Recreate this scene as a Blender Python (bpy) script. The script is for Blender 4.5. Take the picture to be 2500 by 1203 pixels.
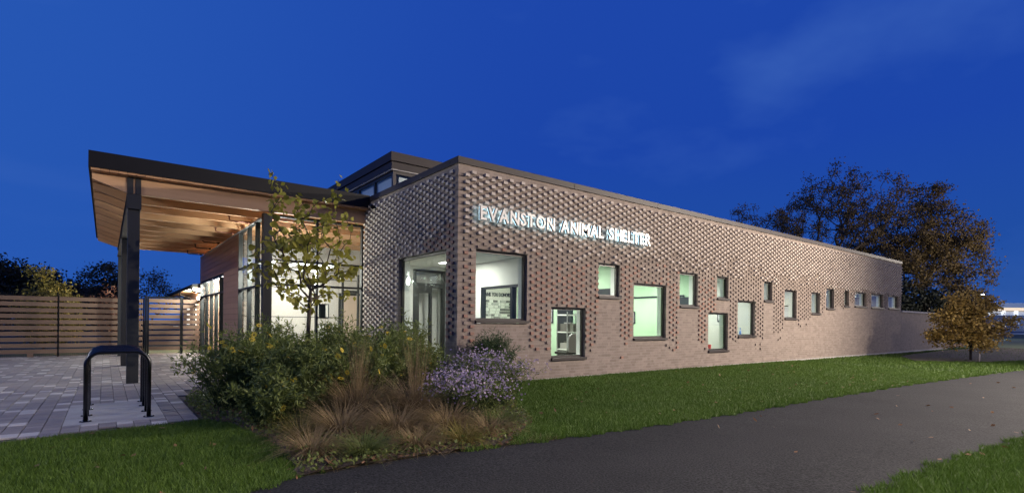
import bpy, math, random
import numpy as np
from mathutils import Matrix, Vector

for o in list(bpy.data.objects):
    bpy.data.objects.remove(o)
scene = bpy.context.scene
col = scene.collection
R_ = math.radians

# ------------------------------------------------------------------ camera
YAW, ROLL = 0.912515, 0.0093208
CAM = Vector((-5.308, -8.517, 1.188))
cr, sr = math.cos(ROLL), math.sin(ROLL)
Rv = Vector((math.sin(YAW), -math.cos(YAW), 0)); Fv = Vector((math.cos(YAW), math.sin(YAW), 0)); Uv = Vector((0, 0, 1))
ax, ay, az = Rv*cr + Uv*sr, Uv*cr - Rv*sr, -Fv
cd = bpy.data.cameras.new('camera'); cam = bpy.data.objects.new('camera', cd); col.objects.link(cam)
cam.matrix_world = Matrix(((ax.x, ay.x, az.x, CAM.x), (ax.y, ay.y, az.y, CAM.y), (ax.z, ay.z, az.z, CAM.z), (0, 0, 0, 1)))
cd.sensor_fit = 'HORIZONTAL'; cd.sensor_width = 36; cd.lens = 36*1278.1/2500
cd.shift_x = 0.00174; cd.shift_y = 0.07477
cd.clip_start = 0.05; cd.clip_end = 3000
scene.camera = cam

# ------------------------------------------------------------------ world (blue hour sky) and exposure
world = bpy.data.worlds.new('World'); scene.world = world; world.use_nodes = True
nt = world.node_tree; nt.nodes.clear(); N = nt.nodes.new; L = nt.links.new
tc = N('ShaderNodeTexCoord'); sx = N('ShaderNodeSeparateXYZ'); L(tc.outputs['Generated'], sx.inputs[0])
rp = N('ShaderNodeValToRGB'); L(sx.outputs['Z'], rp.inputs[0])
els = rp.color_ramp.elements
els[0].position = 0.0; els[0].color = (.022, .088, .315, 1)
els[1].position = 1.0; els[1].color = (.010, .045, .30, 1)
for p, c in ((.10, (.015, .078, .36, 1)), (.30, (.0115, .060, .39, 1)), (.55, (.0125, .062, .40, 1))):
    e = els.new(p); e.color = c
# paler towards the afterglow (-X, +Y), thin streaks of high cloud
dt = N('ShaderNodeVectorMath'); dt.operation = 'DOT_PRODUCT'; dt.inputs[1].default_value = (-.80, .60, .1)
L(tc.outputs['Generated'], dt.inputs[0])
mr = N('ShaderNodeMapRange'); mr.inputs[1].default_value = -.1; mr.inputs[2].default_value = .95; mr.interpolation_type = 'SMOOTHSTEP'
L(dt.outputs['Value'], mr.inputs[0])
mx = N('ShaderNodeMix'); mx.data_type = 'RGBA'; L(mr.outputs[0], mx.inputs[0]); L(rp.outputs[0], mx.inputs[6]); mx.inputs[7].default_value = (.021, .100, .46, 1)
mp = N('ShaderNodeMapping'); mp.inputs['Rotation'].default_value = (R_(20), R_(-35), R_(20)); mp.inputs['Scale'].default_value = (.7, 2.2, 4.0)
L(tc.outputs['Generated'], mp.inputs[0])
nz = N('ShaderNodeTexNoise'); nz.inputs['Scale'].default_value = 1.15; nz.inputs['Detail'].default_value = 5; nz.inputs['Roughness'].default_value = .5
L(mp.outputs[0], nz.inputs['Vector'])
m2 = N('ShaderNodeMapRange'); m2.inputs[1].default_value = .50; m2.inputs[2].default_value = .80; m2.inputs[4].default_value = 1.0; L(nz.outputs['Fac'], m2.inputs[0])
mx2 = N('ShaderNodeMix'); mx2.data_type = 'RGBA'; L(m2.outputs[0], mx2.inputs[0]); L(mx.outputs[2], mx2.inputs[6]); mx2.inputs[7].default_value = (.046, .13, .49, 1)
bg = N('ShaderNodeBackground'); bg.inputs[1].default_value = 1.0; L(mx2.outputs[2], bg.inputs[0])
wo = N('ShaderNodeOutputWorld'); L(bg.outputs[0], wo.inputs[0])
vs = scene.view_settings
vs.view_transform = 'Standard'; vs.look = 'None'; vs.exposure = 0; vs.gamma = 1; vs.use_curve_mapping = False

LAMP_W = 9000          # path lamps (just outside the frame, they light wall, lawn and path)
ROOM = 1.0             # multiplier for the room lights

# ------------------------------------------------------------------ helpers
ORG = {}
def new_obj(name, data, parent=None, loc=(0, 0, 0)):
    o = bpy.data.objects.new(name, data); col.objects.link(o)
    loc = Vector(loc)
    if parent is not None:
        o.parent = parent; o.location = loc - ORG[parent.name]
    else:
        o.location = loc
    ORG[o.name] = loc.copy()
    return o
def tag(o, label=None, cat=None, group=None, kind=None):
    if label: o['label'] = label
    if cat: o['category'] = cat
    if group: o['group'] = group
    if kind: o['kind'] = kind
    return o
def thing(name, loc, label, cat, group=None):
    return tag(new_obj(name, None, None, loc), label, cat, group)

class MB:
    def __init__(s): s.v = []; s.f = []; s.sm = []
    def poly(s, pts, smooth=False):
        n = len(s.v); s.v += [tuple(p) for p in pts]; s.f.append(tuple(range(n, n+len(pts)))); s.sm.append(smooth); return s
    def box(s, x0, x1, y0, y1, z0, z1):
        n = len(s.v)
        s.v += [(x0, y0, z0), (x1, y0, z0), (x1, y1, z0), (x0, y1, z0), (x0, y0, z1), (x1, y0, z1), (x1, y1, z1), (x0, y1, z1)]
        for q in ((0, 3, 2, 1), (4, 5, 6, 7), (0, 1, 5, 4), (1, 2, 6, 5), (2, 3, 7, 6), (3, 0, 4, 7)):
            s.f.append(tuple(n+i for i in q)); s.sm.append(False)
        return s
    def prism(s, pts, axis, a, b):
        """extrude 2D polygon along axis (0,1,2) from a to b"""
        def mk(p, t):
            q = list(p); q.insert(axis, t); return tuple(q)
        n = len(s.v); k = len(pts)
        s.v += [mk(p, a) for p in pts] + [mk(p, b) for p in pts]
        s.f.append(tuple(range(n, n+k))); s.f.append(tuple(range(n+2*k-1, n+k-1, -1))); s.sm += [False, False]
        for i in range(k):
            j = (i+1) % k; s.f.append((n+i, n+k+i, n+k+j, n+j)); s.sm.append(False)
        return s
    def tube(s, pts, rad, sides=10, caps=True):
        pts = [Vector(p) for p in pts]
        if not hasattr(rad, '__len__'): rad = [rad]*len(pts)
        rings = []; ref = None
        for i, p in enumerate(pts):
            d = (pts[min(i+1, len(pts)-1)] - pts[max(i-1, 0)]).normalized()
            if ref is None: ref = d.orthogonal().normalized()
            ref = (ref - d*ref.dot(d)).normalized(); b = d.cross(ref)
            n = len(s.v)
            for k in range(sides):
                a = 2*math.pi*k/sides; s.v.append(tuple(p + (ref*math.cos(a) + b*math.sin(a))*rad[i]))
            rings.append(n)
        for i in range(len(rings)-1):
            for k in range(sides):
                a, b2 = rings[i]+k, rings[i]+(k+1) % sides
                s.f.append((a, b2, rings[i+1]+(k+1) % sides, rings[i+1]+k)); s.sm.append(True)
        if caps:
            s.f.append(tuple(rings[0]+k for k in range(sides-1, -1, -1))); s.f.append(tuple(rings[-1]+k for k in range(sides))); s.sm += [False, False]
        return s
    def lathe(s, c, prof, sides=20):
        n0 = len(s.v)
        for r, z in prof:
            for k in range(sides):
                a = 2*math.pi*k/sides; s.v.append((c[0]+r*math.cos(a), c[1]+r*math.sin(a), c[2]+z))
        for i in range(len(prof)-1):
            for k in range(sides):
                s.f.append((n0+i*sides+k, n0+i*sides+(k+1) % sides, n0+(i+1)*sides+(k+1) % sides, n0+(i+1)*sides+k)); s.sm.append(True)
        s.f.append(tuple(n0+k for k in range(sides-1, -1, -1))); s.sm.append(False)
        m = n0+(len(prof)-1)*sides; s.f.append(tuple(m+k for k in range(sides))); s.sm.append(False)
        return s
    def build(s, name, mat, parent=None, local=False, bevel=0, kind=None, label=None):
        V = np.array(s.v, float)
        if local: org = Vector((0, 0, 0))
        else:
            lo, hi = V.min(0), V.max(0); org = Vector(((lo[0]+hi[0])/2, (lo[1]+hi[1])/2, lo[2])); V = V - np.array(org)
        me = bpy.data.meshes.new(name); me.from_pydata(V.tolist(), [], s.f)
        me.polygons.foreach_set('use_smooth', s.sm)
        if mat: me.materials.append(mat)
        if local and parent is not None:
            o = bpy.data.objects.new(name, me); col.objects.link(o); o.parent = parent; ORG[o.name] = ORG[parent.name]
        else:
            o = new_obj(name, me, parent, org)
        if bevel:
            b = o.modifiers.new('bevel', 'BEVEL'); b.width = bevel; b.segments = 2; b.limit_method = 'ANGLE'; b.angle_limit = R_(40)
        if kind: o['kind'] = kind
        if label: o['label'] = label
        return o

def npmesh(name, V, F, mat, parent=None, rnd=None, kind=None, smooth=False):
    """V (n,3), F (m,k) with k constant"""
    V = np.asarray(V, np.float64); F = np.asarray(F, np.int32)
    lo, hi = V.min(0), V.max(0); org = np.array([(lo[0]+hi[0])/2, (lo[1]+hi[1])/2, lo[2]])
    me = bpy.data.meshes.new(name); n, k = F.shape
    me.vertices.add(len(V)); me.vertices.foreach_set('co', (V-org).astype(np.float32).ravel())
    me.loops.add(n*k); me.loops.foreach_set('vertex_index', F.ravel())
    me.polygons.add(n); me.polygons.foreach_set('loop_start', np.arange(0, n*k, k, dtype=np.int32)); me.polygons.foreach_set('loop_total', np.full(n, k, np.int32))
    me.update(calc_edges=True)
    me.polygons.foreach_set('use_smooth', np.full(n, bool(smooth)))
    if rnd is not None:
        a = me.attributes.new('rnd', 'FLOAT', 'FACE'); a.data.foreach_set('value', np.asarray(rnd, np.float32))
    me.materials.append(mat)
    o = new_obj(name, me, parent, org)
    if kind: o['kind'] = kind
    return o
BOXF = np.array([(0, 3, 2, 1), (4, 5, 6, 7), (0, 1, 5, 4), (1, 2, 6, 5), (2, 3, 7, 6), (3, 0, 4, 7)])
def boxes_np(B):
    """B (n,6): x0,x1,y0,y1,z0,z1"""
    B = np.asarray(B, float); x0, x1, y0, y1, z0, z1 = B.T
    V = np.stack([np.stack(c, 1) for c in ((x0, y0, z0), (x1, y0, z0), (x1, y1, z0), (x0, y1, z0), (x0, y0, z1), (x1, y0, z1), (x1, y1, z1), (x0, y1, z1))], 1).reshape(-1, 3)
    F = (BOXF[None] + (np.arange(len(B))*8)[:, None, None]).reshape(-1, 4)
    return V, F

# ------------------------------------------------------------------ materials
def srgb(h):
    return tuple(((c/255)/12.92 if c/255 <= .04045 else ((c/255+.055)/1.055)**2.4) for c in h)
def mat(name, c, rough=.7, metal=0, var=.0, scale=8, bump=0, bscale=60, rnd=False, c2=None, stretch=None, spec=.5, grain=0, gscale=200):
    m = bpy.data.materials.new(name); m.use_nodes = True
    t = m.node_tree; P = t.nodes['Principled BSDF']
    P.inputs['Roughness'].default_value = rough; P.inputs['Metallic'].default_value = metal; P.inputs['Specular IOR Level'].default_value = spec
    P.inputs['Base Color'].default_value = (*c, 1)
    c2 = c2 or tuple(x*(1-var) for x in c)
    N = t.nodes.new; L = t.links.new
    if var or rnd or c2 != c:
        geo = N('ShaderNodeTexCoord'); mpp = N('ShaderNodeMapping'); L(geo.outputs['Object'], mpp.inputs[0])
        if stretch: mpp.inputs['Scale'].default_value = stretch
        oi = N('ShaderNodeObjectInfo')
        ad = N('ShaderNodeVectorMath'); ad.operation = 'ADD'; L(mpp.outputs[0], ad.inputs[0])
        cm = N('ShaderNodeCombineXYZ'); mm = N('ShaderNodeMath'); mm.operation = 'MULTIPLY'; mm.inputs[1].default_value = 37; L(oi.outputs['Random'], mm.inputs[0]); L(mm.outputs[0], cm.inputs[0]); L(mm.outputs[0], cm.inputs[2])
        L(cm.outputs[0], ad.inputs[1])
        nz = N('ShaderNodeTexNoise'); nz.inputs['Scale'].default_value = scale; nz.inputs['Detail'].default_value = 6; nz.inputs['Roughness'].default_value = .62
        L(ad.outputs[0], nz.inputs['Vector'])
        r = N('ShaderNodeMapRange'); r.inputs[1].default_value = .3; r.inputs[2].default_value = .7; L(nz.outputs['Fac'], r.inputs[0])
        fac = r.outputs[0]
        if rnd:
            at = N('ShaderNodeAttribute'); at.attribute_name = 'rnd'
            s = N('ShaderNodeMath'); s.operation = 'ADD'; L(at.outputs['Fac'], s.inputs[0]); L(oi.outputs['Random'], s.inputs[1])
            fr = N('ShaderNodeMath'); fr.operation = 'FRACT'; L(s.outputs[0], fr.inputs[0])
            w = N('ShaderNodeMix'); w.inputs[0].default_value = .35; L(fr.outputs[0], w.inputs[2]); L(fac, w.inputs[3]); fac = w.outputs[0]
        mix = N('ShaderNodeMix'); mix.data_type = 'RGBA'; mix.inputs[6].default_value = (*c, 1); mix.inputs[7].default_value = (*c2, 1); L(fac, mix.inputs[0])
        out = mix.outputs[2]
        if grain:
            g = N('ShaderNodeTexNoise'); g.inputs['Scale'].default_value = gscale; g.inputs['Detail'].default_value = 3; L(geo.outputs['Object'], g.inputs['Vector'])
            gr = N('ShaderNodeMapRange'); gr.inputs[1].default_value = .35; gr.inputs[2].default_value = .65; gr.inputs[3].default_value = 1-grain; gr.inputs[4].default_value = 1+grain; L(g.outputs['Fac'], gr.inputs[0])
            mu = N('ShaderNodeVectorMath'); mu.operation = 'SCALE'; L(out, mu.inputs[0]); L(gr.outputs[0], mu.inputs['Scale']); out = mu.outputs[0]
        L(out, P.inputs['Base Color'])
    if bump:
        tc = N('ShaderNodeTexCoord'); nb = N('ShaderNodeTexNoise'); nb.inputs['Scale'].default_value = bscale; nb.inputs['Detail'].default_value = 5
        L(tc.outputs['Object'], nb.inputs['Vector'])
        b = N('ShaderNodeBump'); b.inputs['Strength'].default_value = bump; b.inputs['Distance'].default_value = .01; L(nb.outputs['Fac'], b.inputs['Height']); L(b.outputs[0], P.inputs['Normal'])
    return m
def emis(name, c, s):
    m = bpy.data.materials.new(name); m.use_nodes = True; t = m.node_tree
    P = t.nodes['Principled BSDF']; P.inputs['Base Color'].default_value = (.8, .8, .8, 1)
    P.inputs['Emission Color'].default_value = (*c, 1); P.inputs['Emission Strength'].default_value = s
    return m
def glass(name, tint=(.93, .97, .95), refl=.9):
    m = bpy.data.materials.new(name); m.use_nodes = True; t = m.node_tree; t.nodes.clear(); N = t.nodes.new; L = t.links.new
    tr = N('ShaderNodeBsdfTransparent'); tr.inputs[0].default_value = (*tint, 1)
    gl = N('ShaderNodeBsdfGlossy'); gl.inputs['Roughness'].default_value = .01; gl.inputs[0].default_value = (refl, refl, refl, 1)
    lw = N('ShaderNodeLayerWeight'); lw.inputs['Blend'].default_value = .5
    pw = N('ShaderNodeMath'); pw.operation = 'POWER'; pw.inputs[1].default_value = 5; L(lw.outputs['Facing'], pw.inputs[0])
    fr = N('ShaderNodeMath'); fr.operation = 'MULTIPLY_ADD'; fr.inputs[1].default_value = .9; fr.inputs[2].default_value = .03; L(pw.outputs[0], fr.inputs[0])
    mx = N('ShaderNodeMixShader'); L(fr.outputs[0], mx.inputs[0]); L(tr.outputs[0], mx.inputs[1]); L(gl.outputs[0], mx.inputs[2])
    o = N('ShaderNodeOutputMaterial'); L(mx.outputs[0], o.inputs[0]); return m
def foliage(name, c, c2, rough=.55, trans=.25):
    m = mat(name, c, rough, c2=c2, rnd=True, scale=1.3, spec=.3)
    t = m.node_tree; P = t.nodes['Principled BSDF']; src = P.inputs['Base Color'].links[0].from_socket
    tl = t.nodes.new('ShaderNodeBsdfTranslucent'); t.links.new(src, tl.inputs[0])
    mx = t.nodes.new('ShaderNodeMixShader'); mx.inputs[0].default_value = trans
    t.links.new(P.outputs[0], mx.inputs[1]); t.links.new(tl.outputs[0], mx.inputs[2]); t.links.new(mx.outputs[0], t.nodes['Material Output'].inputs[0])
    return m

M = {}
M['brick'] = mat('brick', (.262, .212, .178), .85, rnd=True, c2=(.165, .130, .108), scale=5, bump=.12, bscale=160, grain=.22, gscale=170, spec=.25)
M['brick_pale'] = mat('brick_pale', (.47, .41, .36), .85, rnd=True, c2=(.33, .28, .24), scale=5, bump=.12, bscale=160, grain=.2, gscale=170, spec=.25)
M['brick_red'] = mat('brick_red', (.30, .17, .125), .85, rnd=True, c2=(.22, .135, .105), scale=5, bump=.12, bscale=160, grain=.2, gscale=170, spec=.25)
M['mortar'] = mat('mortar', (.33, .28, .24), .95, var=.25, scale=30, bump=.2, spec=.2)
M['concrete'] = mat('concrete', (.40, .375, .35), .85, var=.3, scale=3, bump=.15, grain=.12, gscale=120)
M['bronze'] = mat('bronze', (.030, .021, .018), .55, .0, var=.25, scale=2, spec=.3)
M['black_metal'] = mat('black_metal', (.008, .0072, .0075), .5, 0, var=.3, scale=3, spec=.2)
M['steel_paint'] = mat('steel_paint', (.012, .0115, .013), .55, .0, var=.35, scale=4, grain=.2, gscale=60)
M['gloss_black'] = mat('gloss_black', (.006, .006, .007), .22, 0, var=.2, scale=5, bump=.03, bscale=40)
M['frame'] = mat('frame', (.035, .030, .028), .4, .4)
M['dark_frame'] = mat('dark_frame', (.022, .024, .024), .45, .1, spec=.4)
M['wood'] = mat('wood', (.52, .315, .175), .6, c2=(.37, .20, .10), scale=2.2, stretch=(1, 14, 14), rnd=True, bump=.08, bscale=30, spec=.3)
M['plank'] = mat('plank', (.50, .29, .155), .6, c2=(.36, .19, .095), scale=2.2, stretch=(14, 1, 14), rnd=True, bump=.08, bscale=30, spec=.3)
M['siding'] = mat('siding', (.47, .29, .195), .55, c2=(.37, .215, .14), scale=2.5, stretch=(14, 1, 14), rnd=True, bump=.06, bscale=30)
M['fence'] = mat('fence', (.175, .105, .068), .7, c2=(.125, .072, .046), scale=2, stretch=(1, 14, 14), rnd=True, bump=.08, bscale=40)
M['paver'] = mat('paver', (.25, .215, .20), .8, c2=(.155, .135, .135), rnd=True, scale=3, bump=.15, bscale=90, grain=.15)
M['paver_light'] = mat('paver_light', (.46, .42, .385), .8, var=.2, rnd=True, scale=3, bump=.15, bscale=90, grain=.12)
M['sand'] = mat('sand', (.07, .06, .055), .95, var=.3, scale=30)
M['asphalt'] = mat('asphalt', (.0235, .023, .0228), .9, c2=(.015, .0148, .015), scale=1.1, bump=.6, bscale=60, grain=.7, gscale=55, spec=.18)
M['earth'] = mat('earth', (.035, .052, .018), .95, c2=(.022, .032, .012), scale=2, bump=.4, bscale=30)
M['mulch'] = mat('mulch', (.055, .038, .026), .95, c2=(.028, .019, .014), scale=14, bump=.9, bscale=45)
M['grass'] = foliage('grass', (.092, .158, .017), (.050, .100, .011), .6, .2)
M['white'] = mat('white', (.74, .75, .72), .8, var=.04, scale=1)
M['wall_green'] = mat('wall_green', (.50, .70, .50), .8, var=.05, scale=1)
M['wall_warm'] = mat('wall_warm', (.56, .52, .48), .85, var=.12, scale=1.2, grain=.10, gscale=38)
M['ceil'] = mat('ceil', (.68, .71, .66), .9, var=.05, scale=1)
M['floor_in'] = mat('floor_in', (.30, .29, .27), .5, var=.2, scale=2)
M['glass'] = glass('glass')
M['blind'] = mat('blind', (.62, .62, .66), .8, var=.08, scale=3)
M['letter'] = mat('letter', (.36, .35, .34), .42, .35, var=.1, scale=4)
M['halo'] = emis('halo', (.50, .82, 1.0), 6.5)
M['panel_light'] = emis('panel_light', (1, .97, .90), 7)
M['lamp_glow'] = emis('lamp_glow', (1, .86, .68), 30)
M['bark'] = mat('bark', (.06, .045, .035), .9, var=.4, scale=12, bump=.5, bscale=30)
M['bark_light'] = mat('bark_light', (.12, .10, .085), .9, var=.4, scale=20, bump=.4, bscale=40)
M['leaf_sap'] = foliage('leaf_sap', (.33, .29, .045), (.19, .19, .032), .5, .45)
M['leaf_green'] = foliage('leaf_green', (.165, .195, .048), (.095, .125, .03), .5, .3)
M['leaf_dark'] = foliage('leaf_dark', (.055, .085, .028), (.03, .055, .02), .5, .25)
M['leaf_black'] = foliage('leaf_black', (.030, .036, .024), (.018, .022, .016), .7, .1)
M['leaf_brown'] = foliage('leaf_brown', (.17, .115, .042), (.085, .066, .028), .6, .3)
M['leaf_orange'] = foliage('leaf_orange', (.42, .28, .075), (.26, .175, .045), .55, .3)
M['leaf_yellow'] = foliage('leaf_yellow', (.26, .21, .045), (.16, .13, .03), .6, .3)
M['leaf_red'] = foliage('leaf_red', (.12, .05, .028), (.07, .033, .02), .6, .2)
M['petal'] = foliage('petal', (.75, .58, .06), (.62, .44, .04), .6, .3)
M['purple'] = foliage('purple', (.48, .39, .49), (.26, .19, .26), .6, .3)
M['tan'] = foliage('tan', (.33, .235, .11), (.19, .135, .062), .7, .25)
M['dead'] = foliage('dead', (.22, .12, .06), (.13, .07, .035), .7, .2)
M['copper'] = mat('copper', (.18, .06, .04), .4, .4)
M['grey_metal'] = mat('grey_metal', (.35, .35, .36), .4, .7)
M['roof'] = mat('roof', (.06, .06, .065), .9, var=.2)

# ------------------------------------------------------------------ terrain
G0 = -.12
def g(x, y):
    x = np.asarray(x, float); y = np.asarray(y, float)
    d = np.hypot(np.maximum(0, -x), np.maximum(0, -y)); t = np.clip(1-d/2.2, 0, 1); t = t*t*(3-2*t)
    far = np.clip((x-8)/17, 0, 1)
    return G0 + t*(.085 - .06*far)
def gz(x, y): return float(g(x, y))
UP = np.array([(-16, -13.5), (-11, -9.0), (-8.5, -6.9), (-6.8, -5.55), (-5.5, -4.72), (-4.455, -4.17), (-4.04, -3.99), (-3, -3.97), (-1.96, -4.1), (-.43, -4.29), (2.08, -4.46), (4.75, -4.53), (8.6, -4.68), (11.66, -4.93), (17.26, -5.43), (24, -6.2), (40, -8.6), (70, -14)])
LO = np.array([(-14, -16.0), (-9, -11.8), (-6.5, -9.9), (-4.8, -8.6), (-3.4, -7.7), (-2.2, -7.2), (-1.4, -7.08), (-.5, -7.03), (.475, -7.07), (1.95, -7.22), (3.15, -7.37), (6, -7.55), (10, -7.8), (14, -8.1), (19, -8.6), (25, -9.3), (41, -11.6), (70, -17)])
def pip(P, x, y):
    P = np.asarray(P); x = np.asarray(x); y = np.asarray(y); r = np.zeros(x.shape, bool); j = len(P)-1
    for i in range(len(P)):
        xi, yi = P[i]; xj, yj = P[j]
        c = ((yi > y) != (yj > y)) & (x < (xj-xi)*(y-yi)/(yj-yi+1e-12)+xi); r ^= c; j = i
    return r
PATH = np.vstack([UP, LO[::-1]])
PLAZA = np.array([(-12, -1.93), (-6.16, -1.02), (-4.30, -.73), (-4.32, 1.0), (-4.05, 2.6), (-3.25, 4.25), (-2.36, 4.56), (-2.36, 15.4), (-12, 15.4)])
BED = np.array([(-4.32, 1.0), (-4.30, -.73), (-4.06, -1.13), (-3.9, -2.37), (-3.9, -3.14), (-3.97, -3.7), (-4.06, -3.98), (-3, -3.965), (-1.96, -4.09), (-1.71, -3.92), (-.82, -3.2), (-.35, -2.3), (.5, -1.1), (1.35, -.03), (0, 0), (0, 4.56), (-2.36, 4.56), (-3.25, 4.25), (-4.05, 2.6)])
BUILD = np.array([(0, 0), (33.4, 0), (33.4, 16), (0, 16)])
MULCH2 = np.array([(19.0, -2.2), (21, -4.0), (24, -4.6), (30, -5.2), (40, -5.8), (40, -.6), (30, -.4), (22, -.9)])

def spread(a, b, n):  # non-uniform lines
    return np.concatenate([-np.geomspace(1500, 20, 14), np.linspace(a, b, n), np.geomspace(60, 1500, 14)])
xs = spread(-15, 40, 111); ys = spread(-15, 20, 141)
Xg, Yg = np.meshgrid(xs, ys, indexing='ij'); Zg = g(Xg, Yg)
V = np.stack([Xg, Yg, Zg], -1).reshape(-1, 3); ny = len(ys)
i, j = np.meshgrid(np.arange(len(xs)-1), np.arange(ny-1), indexing='ij'); a = (i*ny+j).ravel()
gr = npmesh('ground', V, np.stack([a, a+ny, a+ny+1, a+1], 1), M['earth'], smooth=True); tag(gr, 'dark grassy ground under the lawns and beyond the fence', 'ground', kind='structure')

# path: resampled ribbon
def resample(P, n):
    d = np.r_[0, np.cumsum(np.hypot(*np.diff(P, axis=0).T))]; t = np.linspace(0, d[-1], n); return np.stack([np.interp(t, d, P[:, k]) for k in (0, 1)], 1)
rs = np.random.RandomState(5)
A, B = resample(UP, 220), resample(LO, 220)
wob = np.convolve(rs.randn(260), np.ones(7)/7, 'same')[:220]*.035
A[:, 1] += wob; B[:, 1] += np.roll(wob, 31)
cols_ = 7; V = []
for k in range(cols_):
    t = k/(cols_-1); p = A*(1-t)+B*t; V.append(np.c_[p, g(p[:, 0], p[:, 1]) + .012 + .018*math.sin(math.pi*t)])
V = np.stack(V, 1).reshape(-1, 3); i, j = np.meshgrid(np.arange(219), np.arange(cols_-1), indexing='ij'); a = (i*cols_+j).ravel()
pth = npmesh('path', V, np.stack([a, a+1, a+cols_+1, a+cols_], 1), M['asphalt'], smooth=True)
tag(pth, 'grey asphalt footpath curving past the lawn', 'path', kind='structure')

def patch(name, poly, m, step, dz, noise, label, cat):
    lo, hi = poly.min(0), poly.max(0); X = np.arange(lo[0], hi[0]+step, step); Y = np.arange(lo[1], hi[1]+step, step)
    XX, YY = np.meshgrid(X, Y, indexing='ij'); Z = g(XX, YY) + dz + np.random.RandomState(3).rand(*XX.shape)*noise
    V = np.stack([XX, YY, Z], -1).reshape(-1, 3); n = len(Y); i, j = np.meshgrid(np.arange(len(X)-1), np.arange(n-1), indexing='ij')
    keep = pip(poly, X[i]+step/2, Y[j]+step/2).ravel(); a = (i*n+j).ravel()[keep]
    o = npmesh(name, V, np.stack([a, a+n, a+n+1, a+1], 1), m, smooth=True); return tag(o, label, cat, kind='structure')
patch('planting_bed', BED, M['mulch'], .06, .012, .03, 'brown mulch of the planting bed at the building corner', 'planting bed')
patch('mulch_bed', MULCH2, M['mulch'], .15, .012, .03, 'dark leaf strewn bed round the orange leaved shrub', 'planting bed')

# ------------------------------------------------------------------ plaza with single pavers
plaza = MB().poly([(x, y, G0+.006) for x, y in PLAZA]).build('plaza', M['sand']); tag(plaza, 'paved entrance plaza under the wooden canopy', 'plaza', kind='structure')
rng = random.Random(11)
pv = []; cw = .172; PAD = (-5.708, -4.676, -.33, 1.60)
x = -11.9
while x < -2.4:
    y = -2.0 + rng.random()*.2
    while y < 15.3:
        l = rng.choice((.115, .172, .172, .23, .23))
        if PAD[0]-.01 < x < PAD[1]-.01:
            if y < PAD[2] < y+l: l = round(PAD[2]-y, 3)
            elif PAD[2]-.001 <= y < PAD[3]: y = PAD[3]+.002; continue
            if l < .03: y = PAD[3]+.002; continue
        cx_, cy_ = x+cw/2, y+l/2
        if pip(PLAZA, np.array(cx_), np.array(cy_)) and pip(PLAZA, np.array(cx_-.06), np.array(y+.0)) and pip(PLAZA, np.array(cx_+.06), np.array(y+.0)) and not (PAD[0] < cx_ < PAD[1] and PAD[2] < cy_ < PAD[3]):
            pv.append((x, y, l, rng.random() < .13))
        y += l
    x += cw
def dist(x, y): return math.hypot(x-CAM.x, y-CAM.y)
def infront(x, y):
    d = Vector((x, y, 0))-Vector((CAM.x, CAM.y, 0)); f = d.dot(Fv); return f > .5 and abs(d.dot(Rv)/f) < 1.0
pv.sort(key=lambda p: (0 if infront(p[0], p[1]) else 100)+dist(p[0], p[1]))
pmesh = {}
def paver_mesh(l, light):
    k = (l, light)
    if k not in pmesh:
        b = MB(); gp = .006; h = .022; bv = .006; x0, x1, y0, y1 = gp/2, cw-gp/2, gp/2, l-gp/2
        b.v = [(x0, y0, 0), (x1, y0, 0), (x1, y1, 0), (x0, y1, 0), (x0, y0, h-bv), (x1, y0, h-bv), (x1, y1, h-bv), (x0, y1, h-bv), (x0+bv, y0+bv, h), (x1-bv, y0+bv, h), (x1-bv, y1-bv, h), (x0+bv, y1-bv, h)]
        b.f = [(0, 1, 5, 4), (1, 2, 6, 5), (2, 3, 7, 6), (3, 0, 4, 7), (4, 5, 9, 8), (5, 6, 10, 9), (6, 7, 11, 10), (7, 4, 8, 11), (8, 9, 10, 11)]
        me = bpy.data.meshes.new('paver'); me.from_pydata(b.v, [], b.f); me.materials.append(M['paver_light' if light else 'paver']); pmesh[k] = me
    return pmesh[k]
for x, y, l, li in pv[:300]:
    o = new_obj('paver', paver_mesh(l, li), plaza, (x, y, G0+.0065+rng.random()*.004))
for li in (False, True):
    B = [(x+.003, x+cw-.003, y+.003, y+l-.003, G0+.0065, G0+.0285+rng.random()*.004) for x, y, l, q in pv[300:] if q == li]
    Vv, Ff = boxes_np(B); npmesh('pavers', Vv, Ff, M['paver_light' if li else 'paver'], plaza, rnd=np.repeat(np.random.RandomState(2).rand(len(B)), 6), kind='stuff')
pad = MB().box(PAD[0], PAD[1], PAD[2], PAD[3], G0+.001, G0+.032).build('concrete_pad', M['concrete'], bevel=.006); tag(pad, 'square concrete pad set in the pavers under the bike racks', 'concrete pad', kind='structure')

# ------------------------------------------------------------------ brick building
C_ = .0677; NCOURSE = 63; HTOP = NCOURSE*C_
bld = thing('brick_building', (12.6, 4, 0), 'long flat roofed brick building with rows of projecting bricks and scattered square windows', 'building')
XE = 25.3
c_ = lambda n: n*C_
WIN = [  # x0,x1,z of sill bottom, z of head
 (.42, 1.72, 1.18, c_(39)), (2.42, 3.48, .37, c_(23)), (3.89, 4.66, 1.79, c_(39)), (5.20, 6.54, .78, c_(33)), (7.15, 8.01, 1.65, c_(39)),
 (9.01, 9.64, 1.93, c_(39)), (8.56, 9.63, .38, c_(23)), (10.18, 11.25, .80, c_(29)), (11.81, 12.39, 1.95, c_(39)), (13.26, 14.18, 1.39, c_(36)),
 (15.35, 16.12, 1.60, c_(36)), (16.67, 17.42, 1.82, c_(39)), (18.38, 18.89, 1.95, c_(39)), (19.48, 20.82, 1.98, c_(39)), (21.38, 22.87, 1.98, c_(39)), (23.52, 24.94, 2.0, c_(39))]
LWIN = [(.44, 2.55, .38, c_(39))]
JOINT = (1.776, 7.114, 11.689, 18.246, 23.431)
YL = 4.56

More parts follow.
